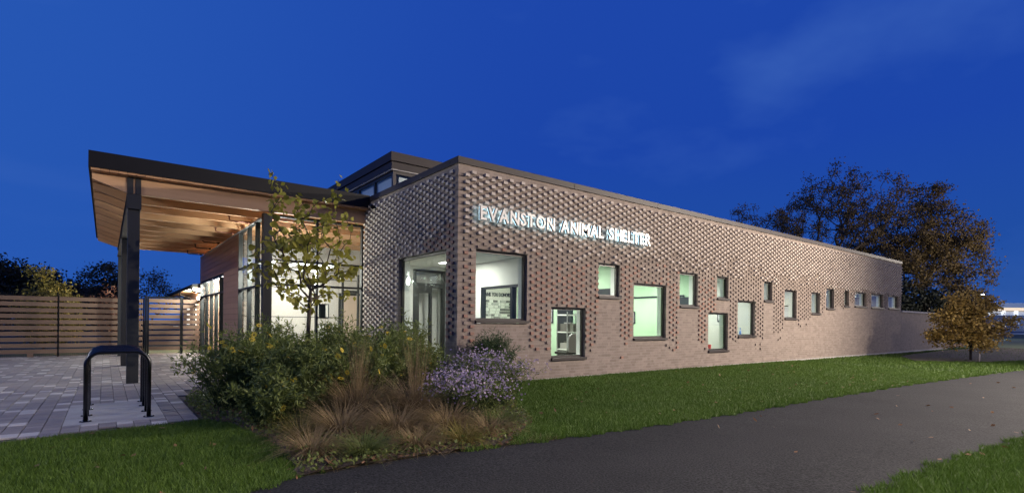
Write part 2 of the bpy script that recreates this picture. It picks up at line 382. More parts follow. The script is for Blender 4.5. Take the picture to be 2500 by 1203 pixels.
def subtract(rects, o):
    out = []
    for a0, a1, b0, b1 in rects:
        x0, x1, z0, z1 = o
        if a1 <= x0 or a0 >= x1 or b1 <= z0 or b0 >= z1: out.append((a0, a1, b0, b1)); continue
        if a0 < x0: out.append((a0, x0, b0, b1))
        if a1 > x1: out.append((x1, a1, b0, b1))
        m0, m1 = max(a0, x0), min(a1, x1)
        if b0 < z0: out.append((m0, m1, b0, z0))
        if b1 > z1: out.append((m0, m1, z1, b1))
    return out
def lay(length, ncourse, off, wins, joints, s0=0.0):
    """Flemish bond: returns flush rects and header centres"""
    rects, heads = [], []; gp = .0032
    for i in range(ncourse):
        z0, z1 = i*C_+gp, (i+1)*C_-gp
        o = off + (.1525 if i % 2 == 0 else 0)
        k = -2
        while True:
            hx = o + k*.305
            if hx-.05 > length: break
            row = [(hx-.051+gp, hx+.051-gp, True), (hx+.051+gp, hx+.254-gp, False)]
            for a, b, hd in row:
                a, b = max(a, s0), min(b, length)
                if b-a < .012: continue
                rr = [(a, b, z0, z1)]
                for j in joints: rr = subtract(rr, (j-.005, j+.005, -1, 9))
                for w in wins: rr = subtract(rr, w)
                rects += [r for r in rr if r[1]-r[0] > .008 and r[3]-r[2] > .008]
                if hd and len(rr) == 1 and rr[0] == (a, b, z0, z1) and b-a > .08: heads.append((hx, i, (z0+z1)/2))
            k += 1
    return rects, heads
def backing(b, wins, length, h, put, m=.006):
    xs = sorted({0, length} | {v for w in wins for v in (w[0]-m, w[1]+m)}); zs = sorted({-.15, h} | {v for w in wins for v in (w[2]-m, w[3]+m)})
    for i in range(len(xs)-1):
        run = None
        for j in range(len(zs)-1):
            cx_, cz = (xs[i]+xs[i+1])/2, (zs[j]+zs[j+1])/2
            inside = any(w[0]-m < cx_ < w[1]+m and w[2]-m < cz < w[3]+m for w in wins)
            if inside:
                if run: put(xs[i], xs[i+1], *run); run = None
            else: run = (run[0] if run else zs[j], zs[j+1])
        if run: put(xs[i], xs[i+1], *run)
rs = np.random.RandomState(8)
# front (right-hand) wall, plane Y = 0
b = MB(); backing(b, WIN, XE, HTOP, lambda x0, x1, z0, z1: b.box(x0+(.012 if x0 == 0 else 0), x1, .0018, .26, z0, z1))
wallR = b.build('wall', M['mortar'], bld, label='long front wall of grey brown brick with projecting headers')
rectR, headR = lay(XE, NCOURSE, .175, WIN, JOINT, .1)
# quoin bricks at the corner, alternating
B = [(x0, x1, 0+rs.rand()*.0009, .095, z0, z1) for x0, x1, z0, z1 in rectR]
V1, F1 = boxes_np(B); npmesh('bricks', V1, F1, M['brick'], wallR, rnd=np.repeat(rs.rand(len(B)), 6), kind='stuff')
# left (entrance side) wall, plane X = 0
b = MB(); backing(b, LWIN, YL, HTOP, lambda y0, y1, z0, z1: b.box(.0018, .26, y0+(.26 if y0 == 0 else 0), y1, z0, z1))
b.box(.0018, .26, .0018, .26, -.15, HTOP)
wallL = b.build('wall', M['mortar'], bld, label='short end wall of brick beside the glazed entrance')
rectL, headL = lay(YL, NCOURSE, .33, LWIN, (), .1)
B = [(0+rs.rand()*.0009, .095, y0, y1, z0, z1) for y0, y1, z0, z1 in rectL]
V1, F1 = boxes_np(B); npmesh('bricks', V1, F1, M['brick'], wallL, rnd=np.repeat(rs.rand(len(B)), 6), kind='stuff')
B = []
for i in range(NCOURSE):   # corner returns, alternate courses a little proud
    p = .012 if (i % 2 == 1 and 14 < i < 61) else .0
    B.append((-p, .0985, -p, .0985, i*C_+.004, (i+1)*C_-.004))
V1, F1 = boxes_np(B); npmesh('corner_bricks', V1, F1, M['brick'], wallR, rnd=np.repeat(rs.rand(len(B)), 6), kind='stuff')

def sm(t): t = min(1, max(0, t)); return t*t*(3-2*t)
projR = []
def blocked(x, z, wins):
    for w in wins:
        if w[0]-.03 < x < w[1]+.03 and z < w[3]: return True
    return False
for hx, i, z in headR:
    if i > 60 or any(abs(hx-j) < .055 for j in JOINT) or hx < .12: continue
    if blocked(hx, z, WIN) and not any(w[0]-.03 < hx < w[1]+.03 and w[3] < z for w in WIN if w[2] > 1.5): continue
    if any(w[0]-.03 < hx < w[1]+.03 and w[2]-1.6 < z < w[3] for w in WIN): continue
    lowz = .45 + 1.4*sm((hx-11)/7.5)
    pr = sm((z-lowz+.15)/.75)
    if hx < .6: pr = sm((z-.62)/.3)
    if rs.rand() > pr: continue
    full = 3.30 if hx < 14 else 3.30-.55*sm((hx-14)/8); none = 2.45 if hx < 20 else 2.6
    pd = sm((z-none)/(full-none))
    deep = rs.rand() < pd
    projR.append((hx, z, deep))
projL = []
for hy, i, z in headL:
    if i > 60 or hy < .12 or hy > YL-.06: continue
    if hy > 2.6: pr = 1
    elif hy < .46: pr = sm((z-.75)/.2)
    else: pr = 1 if z > c_(39) else 0
    if rs.rand() > pr: continue
    deep = True if hy > 2.62 else rs.rand() < sm((z-2.65)/.6)
    if hy < .46 and z < 2.9: deep = False
    projL.append((hy, z, deep))
PD, PS = .062, .032
def bmesh_box(x0, x1, y0, y1, z0, z1, m):
    me = bpy.data.meshes.new('brick'); q = MB().box(x0, x1, y0, y1, z0, z1); me.from_pydata(q.v, [], q.f); me.materials.append(m); return me
hw, hh = .0465, .0290
BM = {('R', True): bmesh_box(-hw, hw, -PD, .0, -hh, hh, M['brick_pale']), ('R', False): bmesh_box(-hw, hw, -PS, .0, -hh, hh, M['brick']), ('r', False): bmesh_box(-hw, hw, -PS, .0, -hh, hh, M['brick_red']),
      ('L', True): bmesh_box(-PD, 0, -hw, hw, -hh, hh, M['brick_pale']), ('L', False): bmesh_box(-PS, 0, -hw, hw, -hh, hh, M['brick_red'])}
projR.sort(key=lambda t: t[0]*1.0 + (0 if t[1] < 9 else 0)); projL.sort(key=lambda t: t[0])
nR, nL = 190, 110
redR = lambda z: rs.rand() < .75*sm((2.9-z)/.8)
for hx, z, dp in projR[:nR]:
    new_obj('brick', BM[('r', False)] if (not dp and redR(z)) else BM[('R', dp)], wallR, (hx, -.0005, z))
for hy, z, dp in projL[:nL]:
    new_obj('brick', BM[('L', dp)], wallL, (-.0005, hy, z))
rest = projR[nR:]; red = [(not d) and redR(z)*(x < 9) for x, z, d in rest]
for flag, m in ((0, 'brick'), (1, 'brick_red'), (2, 'brick_pale')):
    B = [(x-hw, x+hw, -(PD if d else PS), -.0005, z-hh, z+hh) for (x, z, d), r in zip(rest, red) if (2 if d else int(bool(r))) == flag]
    V1, F1 = boxes_np(B); npmesh('projecting_bricks', V1, F1, M[m], wallR, rnd=np.repeat(rs.rand(len(B)), 6), kind='stuff')
B = [(-(PD if d else PS), -.0005, y-hw, y+hw, z-hh, z+hh) for y, z, d in projL[nL:]]
V1, F1 = boxes_np(B); npmesh('projecting_bricks', V1, F1, M['brick_pale'], wallL, rnd=np.repeat(rs.rand(len(B)), 6), kind='stuff')
# end wall and back wall, roof, foundation, coping
MB().box(XE-.25, XE-.001, .262, 12, -.15, HTOP).build('wall', M['mortar'], bld)
MB().box(3.6, XE-.252, 11.8, 12, -.15, HTOP).build('wall', M['mortar'], bld)
MB().box(.262, XE-.252, .262, 4.62, 4.02, 4.12).box(3.6, XE-.252, 4.62, 11.79, 4.02, 4.12).build('roof', M['roof'], bld)
MB().box(-.018, XE+.01, -.018, .2, -.5, -.001).box(-.018, .2, .2, YL, -.5, -.001).build('foundation', M['concrete'], bld)
cuts = [0, 3.05, 6.1, 9.15, 12.2, 15.25, 18.3, 21.35, XE+.03]
for i in range(len(cuts)-1):
    x0 = cuts[i] if i else -.03
    MB().box(x0+.002, cuts[i+1]-.002, -.03, .27, HTOP-.035, 4.36).build('coping', M['bronze'], bld, bevel=.004)
for y0, y1 in ((.272, 2.3), (2.3, 4.19)):
    MB().box(-.03, .27, y0+.002, y1-.002, HTOP-.035, 4.36).build('coping', M['bronze'], bld, bevel=.004)

def window(kind, a0, a1, z0, z1):
    """opening in wall 'R' (plane Y=0, along X) or 'L' (plane X=0, along Y)"""
    def bx(b, a, bb, d0, d1, zz0, zz1):
        return b.box(a, bb, d0, d1, zz0, zz1) if kind == 'R' else b.box(d0, d1, a, bb, zz0, zz1)
    s = .06; f = MB(); zs = z0+s; fw = .045; d0, d1 = .075, .135
    bx(f, a0+.001, a0+fw, d0, d1, zs, z1-.001); bx(f, a1-fw, a1-.001, d0, d1, zs, z1-.001)
    bx(f, a0+fw+.0005, a1-fw-.0005, d0, d1, z1-fw-.012, z1-.001); bx(f, a0+fw+.0005, a1-fw-.0005, d0, d1, zs, zs+fw)
    fr = f.build('window', M['frame'], bld)
    q = MB(); bx(q, a0+fw-.004, a1-fw+.004, .100, .106, zs+fw-.004, z1-fw-.008); q.build('pane', M['glass'], fr)
    q = MB(); bx(q, a0-.012, a1+.018, -.05, .078, z0+.004, zs); q.build('sill', M['bronze'], fr, bevel=.003)
    q = MB(); bx(q, a0-.004, a1+.004, -.008, .076, z1-.012, z1-.002); q.build('head_flashing', M['bronze'], fr)
    # inner lining of the opening
    q = MB(); e0, e1 = .1365, .275
    bx(q, a0-.003, a0+.022, e0, e1, zs, z1-.002); bx(q, a1-.022, a1+.003, e0, e1, zs, z1-.002); bx(q, a0+.0225, a1-.0225, e0, e1, z1-.024, z1-.002); bx(q, a0+.0225, a1-.0225, e0, e1, zs-.02, zs+.012)
    q.build('window_lining', M['white'], fr)
for w in WIN: window('R', *w)
for w in LWIN: window('L', *w)

# low wing wall continuing the facade
low = thing('garden_wall', (29.4, .1, 0), 'low purplish brick wall with pale stone cap continuing past the long facade', 'wall')
XL0, XL1, NL = XE+.012, 33.4, 28
MB().box(XL0, XL1, .0018, .25, -.15, NL*C_).build('wall_core', M['mortar'], low)
rl, _ = lay(XL1-XL0, NL, .1, [], (4.0,))
B = [(x0+XL0, x1+XL0, rs.rand()*.0009, .095, z0, z1) for x0, x1, z0, z1 in rl]
V1, F1 = boxes_np(B); npmesh('bricks', V1, F1, M['brick'], low, rnd=np.repeat(rs.rand(len(B)), 6), kind='stuff')
for x0, x1 in ((XL0, 27.7), (27.7, 30.5), (30.5, XL1+.04)):
    MB().box(x0+.003, x1-.003, -.05, .30, NL*C_, NL*C_+.085).build('cap_stone', M['concrete'], low, bevel=.008)
MB().box(XL0, XL1-.9, -.018, .2, -.5, -.001).build('footing', M['concrete'], low)

# clerestory above the roof
KX0, KX1, KY0, KY1 = .50, 9.0, 4.08, 14.5
cl = MB().box(KX0, KX1, KY0, KY0+.05, 5.37, 5.6).box(KX0, KX0+.05, KY0+.05, KY1, 5.37, 5.6).box(KX0+.05, KX1, KY0+.05, KY1, 5.5, 5.58).build('clerestory_fascia', M['bronze'], bld)
MB().box(KX0+.03, KX1, KY0+.03, KY0+.08, 5.17, 5.35).box(KX0+.03, KX0+.08, KY0+.08, KY1, 5.17, 5.35).build('clerestory_fascia', M['bronze'], bld)
MB().box(KX0+.04, KX1, KY0+.04, KY1, 5.14, 5.165).build('clerestory_soffit', M['concrete'], bld)
post = MB(); y = KY0+.14
fx = KX0+.10; fy = KY0+.10
fw = MB().box(fx, fx+.09, fy, fy+.09, 4.1, 5.14).box(fx, fx+.07, fy+.09, KY1, 5.06, 5.14).box(fx+.09, KX1, fy, fy+.07, 5.06, 5.14)
ky = fy+.09
while ky < KY1-1.2:
    fw.box(fx, fx+.07, ky+1.08, ky+1.15, 4.1, 5.06); ky += 1.15
kx = fx+.09
while kx < KX1-1.3:
    fw.box(kx+1.2, kx+1.27, fy, fy+.07, 4.1, 5.06); kx += 1.27
cw_ = fw.build('clerestory_window', M['frame'], bld)
ky = fy+.09
while ky < KY1-1.2:
    MB().box(fx+.03, fx+.036, ky+.001, ky+1.079, 4.1, 5.059).build('pane', M['glass'], cw_)
    MB().box(fx+.09, fx+.10, ky+.03, ky+1.05, 4.1, 5.02).build('blind', M['blind'], cw_); ky += 1.15
kx = fx+.09
for k in range(3):
    MB().box(kx+.001, kx+1.199, fy+.03, fy+.036, 4.1, 5.059).build('pane', M['glass'], cw_)
    MB().box(kx+.12, kx+1.15, fy+.09, fy+.10, 4.1, 5.02).build('blind', M['blind'], cw_); kx += 1.27

# ------------------------------------------------------------------ rooms behind the windows
CEIL = 2.68
parts = [(.262, 2.1, 'white'), (2.2, 4.95, 'wall_green'), (5.05, 8.25, 'wall_green'), (8.35, 11.5, 'white'), (11.6, 16.35, 'white'), (16.45, XE-.26, 'white')]
MB().box(.262, XE-.255, .262, 4.4, -.02, .02).build('floor', M['floor_in'], bld)
def area(name, parent, loc, sx_, sy_, power, color=(1, .95, .86), rot=(0, 0, 0)):
    ld = bpy.data.lights.new(name, 'AREA'); ld.shape = 'RECTANGLE'; ld.size = sx_; ld.size_y = sy_; ld.energy = power; ld.color = color
    o = bpy.data.objects.new(name, ld); col.objects.link(o); o.parent = parent; o.location = Vector(loc)-ORG[parent.name]; o.rotation_euler = rot; return o
def ceiling_lamp(x0, x1, y0, y1, z, power, label, group, color=(1, .96, .88)):
    t = thing('ceiling_light', ((x0+x1)/2, (y0+y1)/2, z-.03), label, 'ceiling light', group)
    MB().box(x0-.03, x1+.03, y0-.03, y1+.03, z-.012, z-.001).build('lamp_body', M['white'], t)
    MB().box(x0, x1, y0, y1, z-.022, z-.0125).build('diffuser', M['panel_light'], t)
    area('lamp_light', t, ((x0+x1)/2, (y0+y1)/2, z-.03), x1-x0, y1-y0, power*ROOM, color)
MB().box(.262, XE-.255, .262, 4.4, CEIL, CEIL+.03).build('ceiling', M['ceil'], bld)
for k, (x0, x1, m) in enumerate(parts):
    yb = 4.0 if k == 0 else 4.4
    if k == 0:   # back wall with a glazed door frame opening, side wall with an interior window
        MB().box(x0, 1.115, yb, yb+.1, .02, CEIL-.001).box(1.1155, 2.1, yb, yb+.1, 2.6, CEIL-.001).build('interior_wall', M['white'], bld)
        MB().box(2.1, 2.198, .275, .55, .02, CEIL-.001).box(2.1, 2.198, 2.26, 4.39, .02, CEIL-.001).box(2.1, 2.198, .5505, 2.2595, .02, 1.1).box(2.1, 2.198, .5505, 2.2595, 2.08, CEIL-.001).build('interior_wall', M['white'], bld)
        w = MB().box(2.085, 2.21, .555, .61, 1.105, 2.075).box(2.085, 2.21, 2.20, 2.255, 1.105, 2.075).box(2.085, 2.21, .6105, 2.1995, 1.105, 1.16).box(2.085, 2.21, .6105, 2.1995, 2.02, 2.075).box(2.085, 2.21, .98, 1.06, 1.1605, 2.0195).build('interior_window', M['dark_frame'], bld)
        MB().box(2.145, 2.15, .605, 2.205, 1.155, 2.025).build('pane', M['glass'], w)
        d = MB().box(1.12, 1.2, yb-.03, yb+.09, .02, 2.595).box(2.0, 2.08, yb-.03, yb+.09, .02, 2.595).box(1.2005, 1.9995, yb-.03, yb+.09, 2.53, 2.595).box(1.2005, 1.9995, yb-.03, yb+.09, 2.12, 2.24).box(1.62, 1.68, yb-.02, yb+.08, .02, 2.1195).box(1.2005, 1.29, yb-.02, yb+.06, .02, 2.1195).box(1.2905, 1.6195, yb-.02, yb+.06, 1.98, 2.1195).box(1.2905, 1.6195, yb-.02, yb+.06, .02, .25).build('interior_door', M['dark_frame'], bld)
        MB().tube([(1.24, yb-.02, 1.0), (1.24, yb-.07, 1.0), (1.36, yb-.07, 1.0)], .012, 8).build('door_handle', M['grey_metal'], d)
    else:
        MB().box(x0, x1, yb, yb+.08, .02, CEIL-.001).build('interior_wall', M['white' if k != 1 else 'wall_warm'], bld)
        if k < 5: MB().box(x1, x1+.098, .275, yb+.08, .02, CEIL-.001).build('interior_wall', M[m], bld)
# dark door frames / cabinets glimpsed inside
MB().box(4.90, 4.949, .35, .95, 1.1, 2.1).build('interior_window', M['dark_frame'], bld)
MB().box(4.86, 4.949, 1.9, 2.45, .02, 1.95).build('interior_door', M['dark_frame'], bld)
MB().box(8.16, 8.249, .32, .85, .02, 2.0).build('interior_door', M['dark_frame'], bld)
MB().box(8.22, 8.249, .6, 4.2, 2.02, 2.07).build('dado_rail', M['dark_frame'], bld)
for x, y0, z, w, h in ((8.249, 2.4, 1.2, .5, .4), (11.499, 1.0, 1.3, .45, .6), (11.499, 1.9, 1.2, .6, .45), (16.349, 1.0, 1.4, .5, .6), (16.349, 2.2, 1.4, .5, .6), (4.949, 2.7, 1.2, .5, .6)):
    f0 = MB().box(x-.025, x-.001, y0, y0+w, z, z+h).build('wall_picture', M['dark_frame'], bld); MB().box(x-.032, x-.0255, y0+.04, y0+w-.04, z+.04, z+h-.04).build('picture', M['blind'], f0)
for (x0, x1, y0, y1, w) in ((1.25, 1.42, 1.7, 2.9, 60), (2.9, 4.1, 1.0, 1.25, 75), (3.0, 4.2, 2.9, 3.15, 60), (6.2, 7.4, 1.2, 1.45, 75), (6.2, 7.4, 3.0, 3.25, 60), (9.4, 10.6, 1.3, 1.55, 75), (12.6, 13.8, 1.3, 1.55, 60), (14.6, 15.8, 2.2, 2.45, 60), (17.6, 18.8, 1.6, 1.85, 40), (20.5, 21.7, 1.6, 1.85, 40), (23.1, 24.3, 1.6, 1.85, 40)):
    ceiling_lamp(x0, x1, y0, y1, CEIL, w, 'white strip light on the ceiling of a room behind the square windows', 'ceiling lights in the rooms')

def text_mesh(s, size, extrude, offset=0):
    cu = bpy.data.curves.new('t', 'FONT'); cu.body = s; cu.size = size; cu.extrude = extrude; cu.offset = offset; cu.resolution_u = 3
    o = bpy.data.objects.new('t', cu); col.objects.link(o); bpy.context.view_layer.update()
    me = bpy.data.meshes.new_from_object(o.evaluated_get(bpy.context.evaluated_depsgraph_get())); bpy.data.objects.remove(o); bpy.data.curves.remove(cu)
    V = np.array([v.co[:] for v in me.vertices]) if len(me.vertices) else np.zeros((0, 3)); F = [tuple(p.vertices) for p in me.polygons]; return V, F
# wall of thanks in the second room, seen through the interior window
don = thing('donor_wall_sign', (4.1, 4.39, 1.0), 'thank you donors lettering above grey plaques on interior wall seen through the corner window', 'sign')
V1, F1 = text_mesh('THANK YOU DONORS!', .16, .006, .004); w = V1[:, 0].max()-V1[:, 0].min(); V1[:, 0] = (V1[:, 0]-V1[:, 0].min())*1.14/w
q = MB(); q.v = [(3.56+v[0], 4.385-v[2], 2.0+v[1]) for v in V1]; q.f = F1; q.sm = [False]*len(F1); q.build('lettering', M['black_metal'], don)
r2 = random.Random(4)
pm = [mat('plaque_%s' % n, c, .6) for n, c in (('dark', (.12, .11, .10)), ('mid', (.35, .34, .32)), ('pale', (.6, .58, .54)))]
for iz in range(9):
    x = 3.3
    while x < 4.8:
        wd = r2.choice((.1, .16, .24))
        MB().box(x, x+wd-.02, 4.37, 4.398, 1.82-iz*.085, 1.885-iz*.085).build('plaque', pm[r2.randrange(3)], don); x += wd
# furniture glimpsed through the low windows
ch = thing('office_chair', (3.75, .75, .02), 'grey office chair with rounded back standing behind the low window', 'chair')
prof = [(.02, 0), (.24, .02), (.30, .12), (.31, .30), (.26, .42), (.12, .47), (-.12, .47), (-.26, .42), (-.31, .30), (-.30, .12), (-.24, .02)]
MB().prism([(3.75+p[0]*.75, .48+p[1]*1.0) for p in prof], 1, .60, .65).build('backrest', M['grey_metal'], ch, bevel=.012)
MB().box(3.52, 3.98, .66, 1.1, .44, .5).build('seat', M['black_metal'], ch, bevel=.02)
MB().tube([(3.75, .88, .1), (3.75, .88, .44)], .03, 8).build('stem', M['grey_metal'], ch)
for k in range(5):
    a = k*2*math.pi/5; MB().tube([(3.75, .88, .11), (3.75+.28*math.cos(a), .88+.28*math.sin(a), .05)], .02, 6).build('leg', M['black_metal'], ch)
sh = thing('shelf_unit', (4.5, 1.5, .02), 'metal shelf unit with stacked supplies behind the low window beside the chair', 'shelf')
for z in (.5, .95, 1.4): MB().box(4.15, 4.84, 1.3, 1.7, z, z+.03).build('shelf', M['white'], sh)
for x, y in ((4.15, 1.3), (4.82, 1.3), (4.15, 1.68), (4.82, 1.68)): MB().box(x, x+.02, y, y+.02, .02, 1.5).build('post', M['grey_metal'], sh)
for k in range(5):
    for zz in (.53, .98): MB().box(4.19+k*.125, 4.30+k*.125, 1.36, 1.6, zz, zz+.1+r2.random()*.22).build('box', pm[r2.randrange(3)], sh)
cup_m = [mat('cup_red', (.5, .05, .05), .5), mat('cup_white', (.75, .73, .7), .5)]
for k, (x, y, h) in enumerate(((9.18, .33, .16), (9.05, .36, .13))):
    c0 = MB().lathe((x, y, .44), [(.035, 0), (.05, h), (.047, h), (.033, .008)], 14).build('paper_cup', cup_m[k])
    tag(c0, ('red tub' if k == 0 else 'white paper cup')+' standing on the inner sill of the low window', 'cup')
bt = MB().lathe((10.95, .33, .86), [(.03, 0), (.035, .02), (.035, .12), (.012, .17), (.012, .22), (.018, .225), (.018, .25)], 12).build('spray_bottle', mat('bottle_blue', (.12, .25, .6), .3)); tag(bt, 'small blue spray bottle on the inner sill of a mid height window', 'bottle')
nb = thing('notice_board', (9.9, 4.38, 1.3), 'white board with yellow and white notes on the wall behind the low window with cups', 'board')
MB().box(9.4, 11.4, 4.37, 4.395, 1.1, 2.2).build('panel', M['white'], nb)
for k in range(6):
    MB().box(9.6+k*.3, 9.8+k*.3, 4.355, 4.368, 1.3+.25*(k % 3), 1.45+.25*(k % 3)).build('note', [pm[0], mat('note_yellow', (.7, .6, .1), .7), pm[2]][k % 3], nb)

# ------------------------------------------------------------------ backlit sign letters
sgn = thing('building_sign', (3.0, -.13, 3.18), 'backlit metal letters reading EVANSTON ANIMAL SHELTER on the brick facade', 'sign')
def word(s, x0, x1, z0, z1):
    glyph = []
    for chx in s:
        V1, F1 = text_mesh(chx, 1.0, 0, .018); lo, hi = V1.min(0), V1.max(0); glyph.append((chx, hi[0]-lo[0]))
    H = .70; gap = .10; tot = sum(w for _, w in glyph) + gap*(len(s)-1); k = (x1-x0)/tot; x = x0
    for chx, w in glyph:
        V1, F1 = text_mesh(chx, 1.0, .5, .018); lo, hi = V1.min(0), V1.max(0)
        X = x+(V1[:, 0]-lo[0])*k; Z = z0+(V1[:, 1]-lo[1])/(hi[1]-lo[1])*(z1-z0)
        q = MB(); q.v = [(a, -.158 - v[2]*.058, c) for a, v, c in zip(X, V1, Z)]; q.f = F1; q.sm = [False]*len(F1)
        lt = q.build('letter', M['letter'], sgn)
        cxm, czm = (X.min()+X.max())/2, (z0+z1)/2
        q = MB(); q.v = [(cxm+(a-cxm)*.97, -.1235 - v[2]*.001, czm+(c-czm)*.97) for a, v, c in zip(X, V1, Z)]; q.f = F1; q.sm = [False]*len(F1)
        q.build('halo_light', M['halo'], lt)
        q = MB()
        q.tube([(cxm, -.124, z1-.03), (cxm, -.0, z1-.03)], .006, 6)
        q.build('standoff', M['grey_metal'], lt)
        x += (w+gap)*k
word('EVANSTON', .395, 2.33, 3.178, 3.448)
word('ANIMAL', 2.51, 3.865, 3.178, 3.448)
word('SHELTER', 4.06, 5.62, 3.178, 3.455)

# ------------------------------------------------------------------ entrance pavilion
XS, PY1 = -2.357, 15.35
pav = thing('entrance_pavilion', (-.5, 10, G0), 'glazed entrance pavilion with brown plank siding under the canopy', 'building')
boards = []; z = -.10; bh = .1645
SW = (10.17, 15.28, 2.65)
while z < 3.66:
    z1 = min(z+bh, 3.69)
    y1 = PY1 if z >= SW[2]-.02 else SW[0]-.012
    if z < SW[2] < z1 - .03: pass
    MB().box(XS, XS+.025, 7.86, y1, z+.004, z1-.004).build('siding_board', M['siding'], pav); z += bh
    if y1 < PY1: MB().box(XS, XS+.025, SW[1]+.012, PY1, z-bh+.004, z1-.004).build('siding_board', M['siding'], pav)
MB().box(XS+.03, XS+.15, 7.86, SW[0]-.002, -.12, 3.70).box(XS+.03, XS+.15, SW[0]-.002, PY1, SW[2]+.012, 3.70).box(XS+.03, XS+.15, SW[1]+.004, PY1, -.12, SW[2]+.011).build('wall_core', M['black_metal'], pav)
MB().box(XS+.152, 3.6, PY1-.1, PY1, -.12, 3.7).build('wall', M['siding'], pav)
MB().box(-2.2, 3.55, 9.9, 10.0, .0, 3.98).build('interior_wall', M['black_metal'], pav)
for ix in range(5):
    for z0_, z1_ in ((0, 1.32), (1.33, 2.64), (2.65, 3.97)): MB().box(-2.19+ix*1.14, -2.19+ix*1.14+1.132, 9.885, 9.8995, z0_+.01, z1_).build('wall_panel', M['wall_warm'], pav)
MB().box(3.5, 3.59, 4.7, 9.899, .0, 3.98).build('interior_wall', M['white'], pav)
MB().box(.10, 3.6, 4.6, 4.69, .0, 3.98).build('interior_wall', M['white'], pav)
MB().box(-2.2, 3.5, 4.7, 9.899, -.1, -.06).box(-2.2, 3.5, 10.001, PY1-.12, -.1, -.06).build('floor', M['floor_in'], pav)
# curtain wall: front (plane Y=4.56) and side (plane X=XS)
def mullions(name, kind, plane, us, zs, t=.05, dep=.11, top=None):
    f = MB(); z0, z1 = zs[0], zs[-1]
    def bx(b, u0, u1, d0, d1, a, c): return b.box(u0, u1, d0, d1, a, c) if kind == 'R' else b.box(d0, d1, u0, u1, a, c)
    for u in us: bx(f, u-t/2, u+t/2, plane, plane+dep, z0, z1)
    for i in range(len(us)-1):
        for z in zs:
            za, zb = z-t/2, z+t/2
            if z == z0: za, zb = z0, z0+t
            if z == z1: za, zb = z1-t, z1
            bx(f, us[i]+t/2+.0005, us[i+1]-t/2-.0005, plane+.004, plane+dep-.004, za, zb)
    fr = f.build(name, M['dark_frame'], pav)
    for i in range(len(us)-1):
        for j in range(len(zs)-1):
            q = MB(); bx(q, us[i]+t/2-.004, us[i+1]-t/2+.004, plane+.05, plane+.056, zs[j]+t/2-.004, zs[j+1]-t/2+.004); q.build('pane', M['glass'], fr)
    return fr
mullions('curtain_wall', 'R', 4.60, [-2.255, -1.187, -.03], [-.05, 2.05, 2.62, 3.69])
mullions('curtain_wall', 'L', XS, [4.80, 5.74, 6.66, 7.83], [-.08, 2.05, 2.62, 3.69])
mullions('side_window', 'L', XS, [10.20, 10.9, 11.86, 12.89, 14.0, 15.25], [-.09, 2.10, 2.645])
MB().box(-2.43, -2.285, 4.57, 4.76, -.12, 3.69).build('corner_post', M['steel_paint'], pav)
# doors and notices inside
d = MB().box(1.22, 1.30, 9.82, 9.884, 0, 2.2).box(2.1, 2.18, 9.82, 9.884, 0, 2.2).box(1.3005, 2.0995, 9.82, 9.884, 2.12, 2.2).build('interior_door', M['dark_frame'], pav)
MB().box(1.3005, 2.0995, 9.84, 9.884, 0, 2.119).build('door_leaf', mat('door_warm', (.55, .42, .33), .5), d)
MB().box(.30, .36, 7.0, 7.06, -.06, 2.62).box(.78, .84, 7.0, 7.06, -.06, 2.62).box(.3605, .7795, 7.0, 7.06, 2.05, 2.13).build('vestibule_frame', M['dark_frame'], pav)
pf = mat('picture_frame', (.06, .06, .06), .5)
for y, z, s in ((8.0, 1.3, .5), (8.8, 1.3, .5), (8.4, .5, .6)):
    w = MB().box(-.4+y*.1, .0+y*.1, 9.855, 9.884, z, z+s).build('wall_picture', pf, pav)
    MB().box(-.36+y*.1, -.04+y*.1, 9.845, 9.8545, z+.04, z+s-.04).build('picture', pm[2], w)
# pendant ring lamp
pl = thing('pendant_light', (-.4, 8.3, 2.75), 'rectangular linear pendant lamp hanging in the glazed lobby', 'pendant lamp')
px0, px1, py0, py1, pz = -.95, .15, 7.3, 9.3, 2.83
for a in ((px0, px1, py0, py0+.05), (px0, px1, py1-.05, py1), (px0, px0+.05, py0+.051, py1-.051), (px1-.05, px1, py0+.051, py1-.051)):
    MB().box(*a, pz, pz+.05).build('light_bar', M['panel_light'], pl)
for x, y in ((px0+.02, py0+.02), (px1-.02, py0+.02), (px0+.02, py1-.02), (px1-.02, py1-.02)): MB().tube([(x, y, pz+.05), (x, y, 3.70)], .004, 5).build('cable', M['black_metal'], pl)
area('lamp_light', pl, (-.4, 8.3, pz-.01), 1.1, 2.0, 110*ROOM)
for k, (x, y, w) in enumerate(((-1.9, 6.2, 520), (-2.02, 11.3, 800), (-2.02, 14.0, 800))):  # added globes, placed to throw light through the glass onto plaza and soffit
    t = thing('added_globe_light', (x, y, 2.6), 'small added globe light hung from the beams ' + ('in the glazed lobby', 'behind the siding window near its door', 'behind the siding window next to the fence')[k], 'pendant lamp', 'added globe lights in the pavilion')
    MB().tube([(x, y, 2.78), (x, y, 3.70)], .006, 6).build('cord', M['black_metal'], t)
    MB().lathe((x, y, 2.62), [(.02, 0), (.075, .03), (.10, .08), (.075, .13), (.02, .16)], 16).build('globe', M['panel_light'], t)
    ld = bpy.data.lights.new('lamp_light', 'POINT'); ld.energy = w*ROOM; ld.color = (1, .96, .90); ld.shadow_soft_size = .12
    o = bpy.data.objects.new('lamp_light', ld); col.objects.link(o); o.parent = t; o.location = (0, 0, -.14)

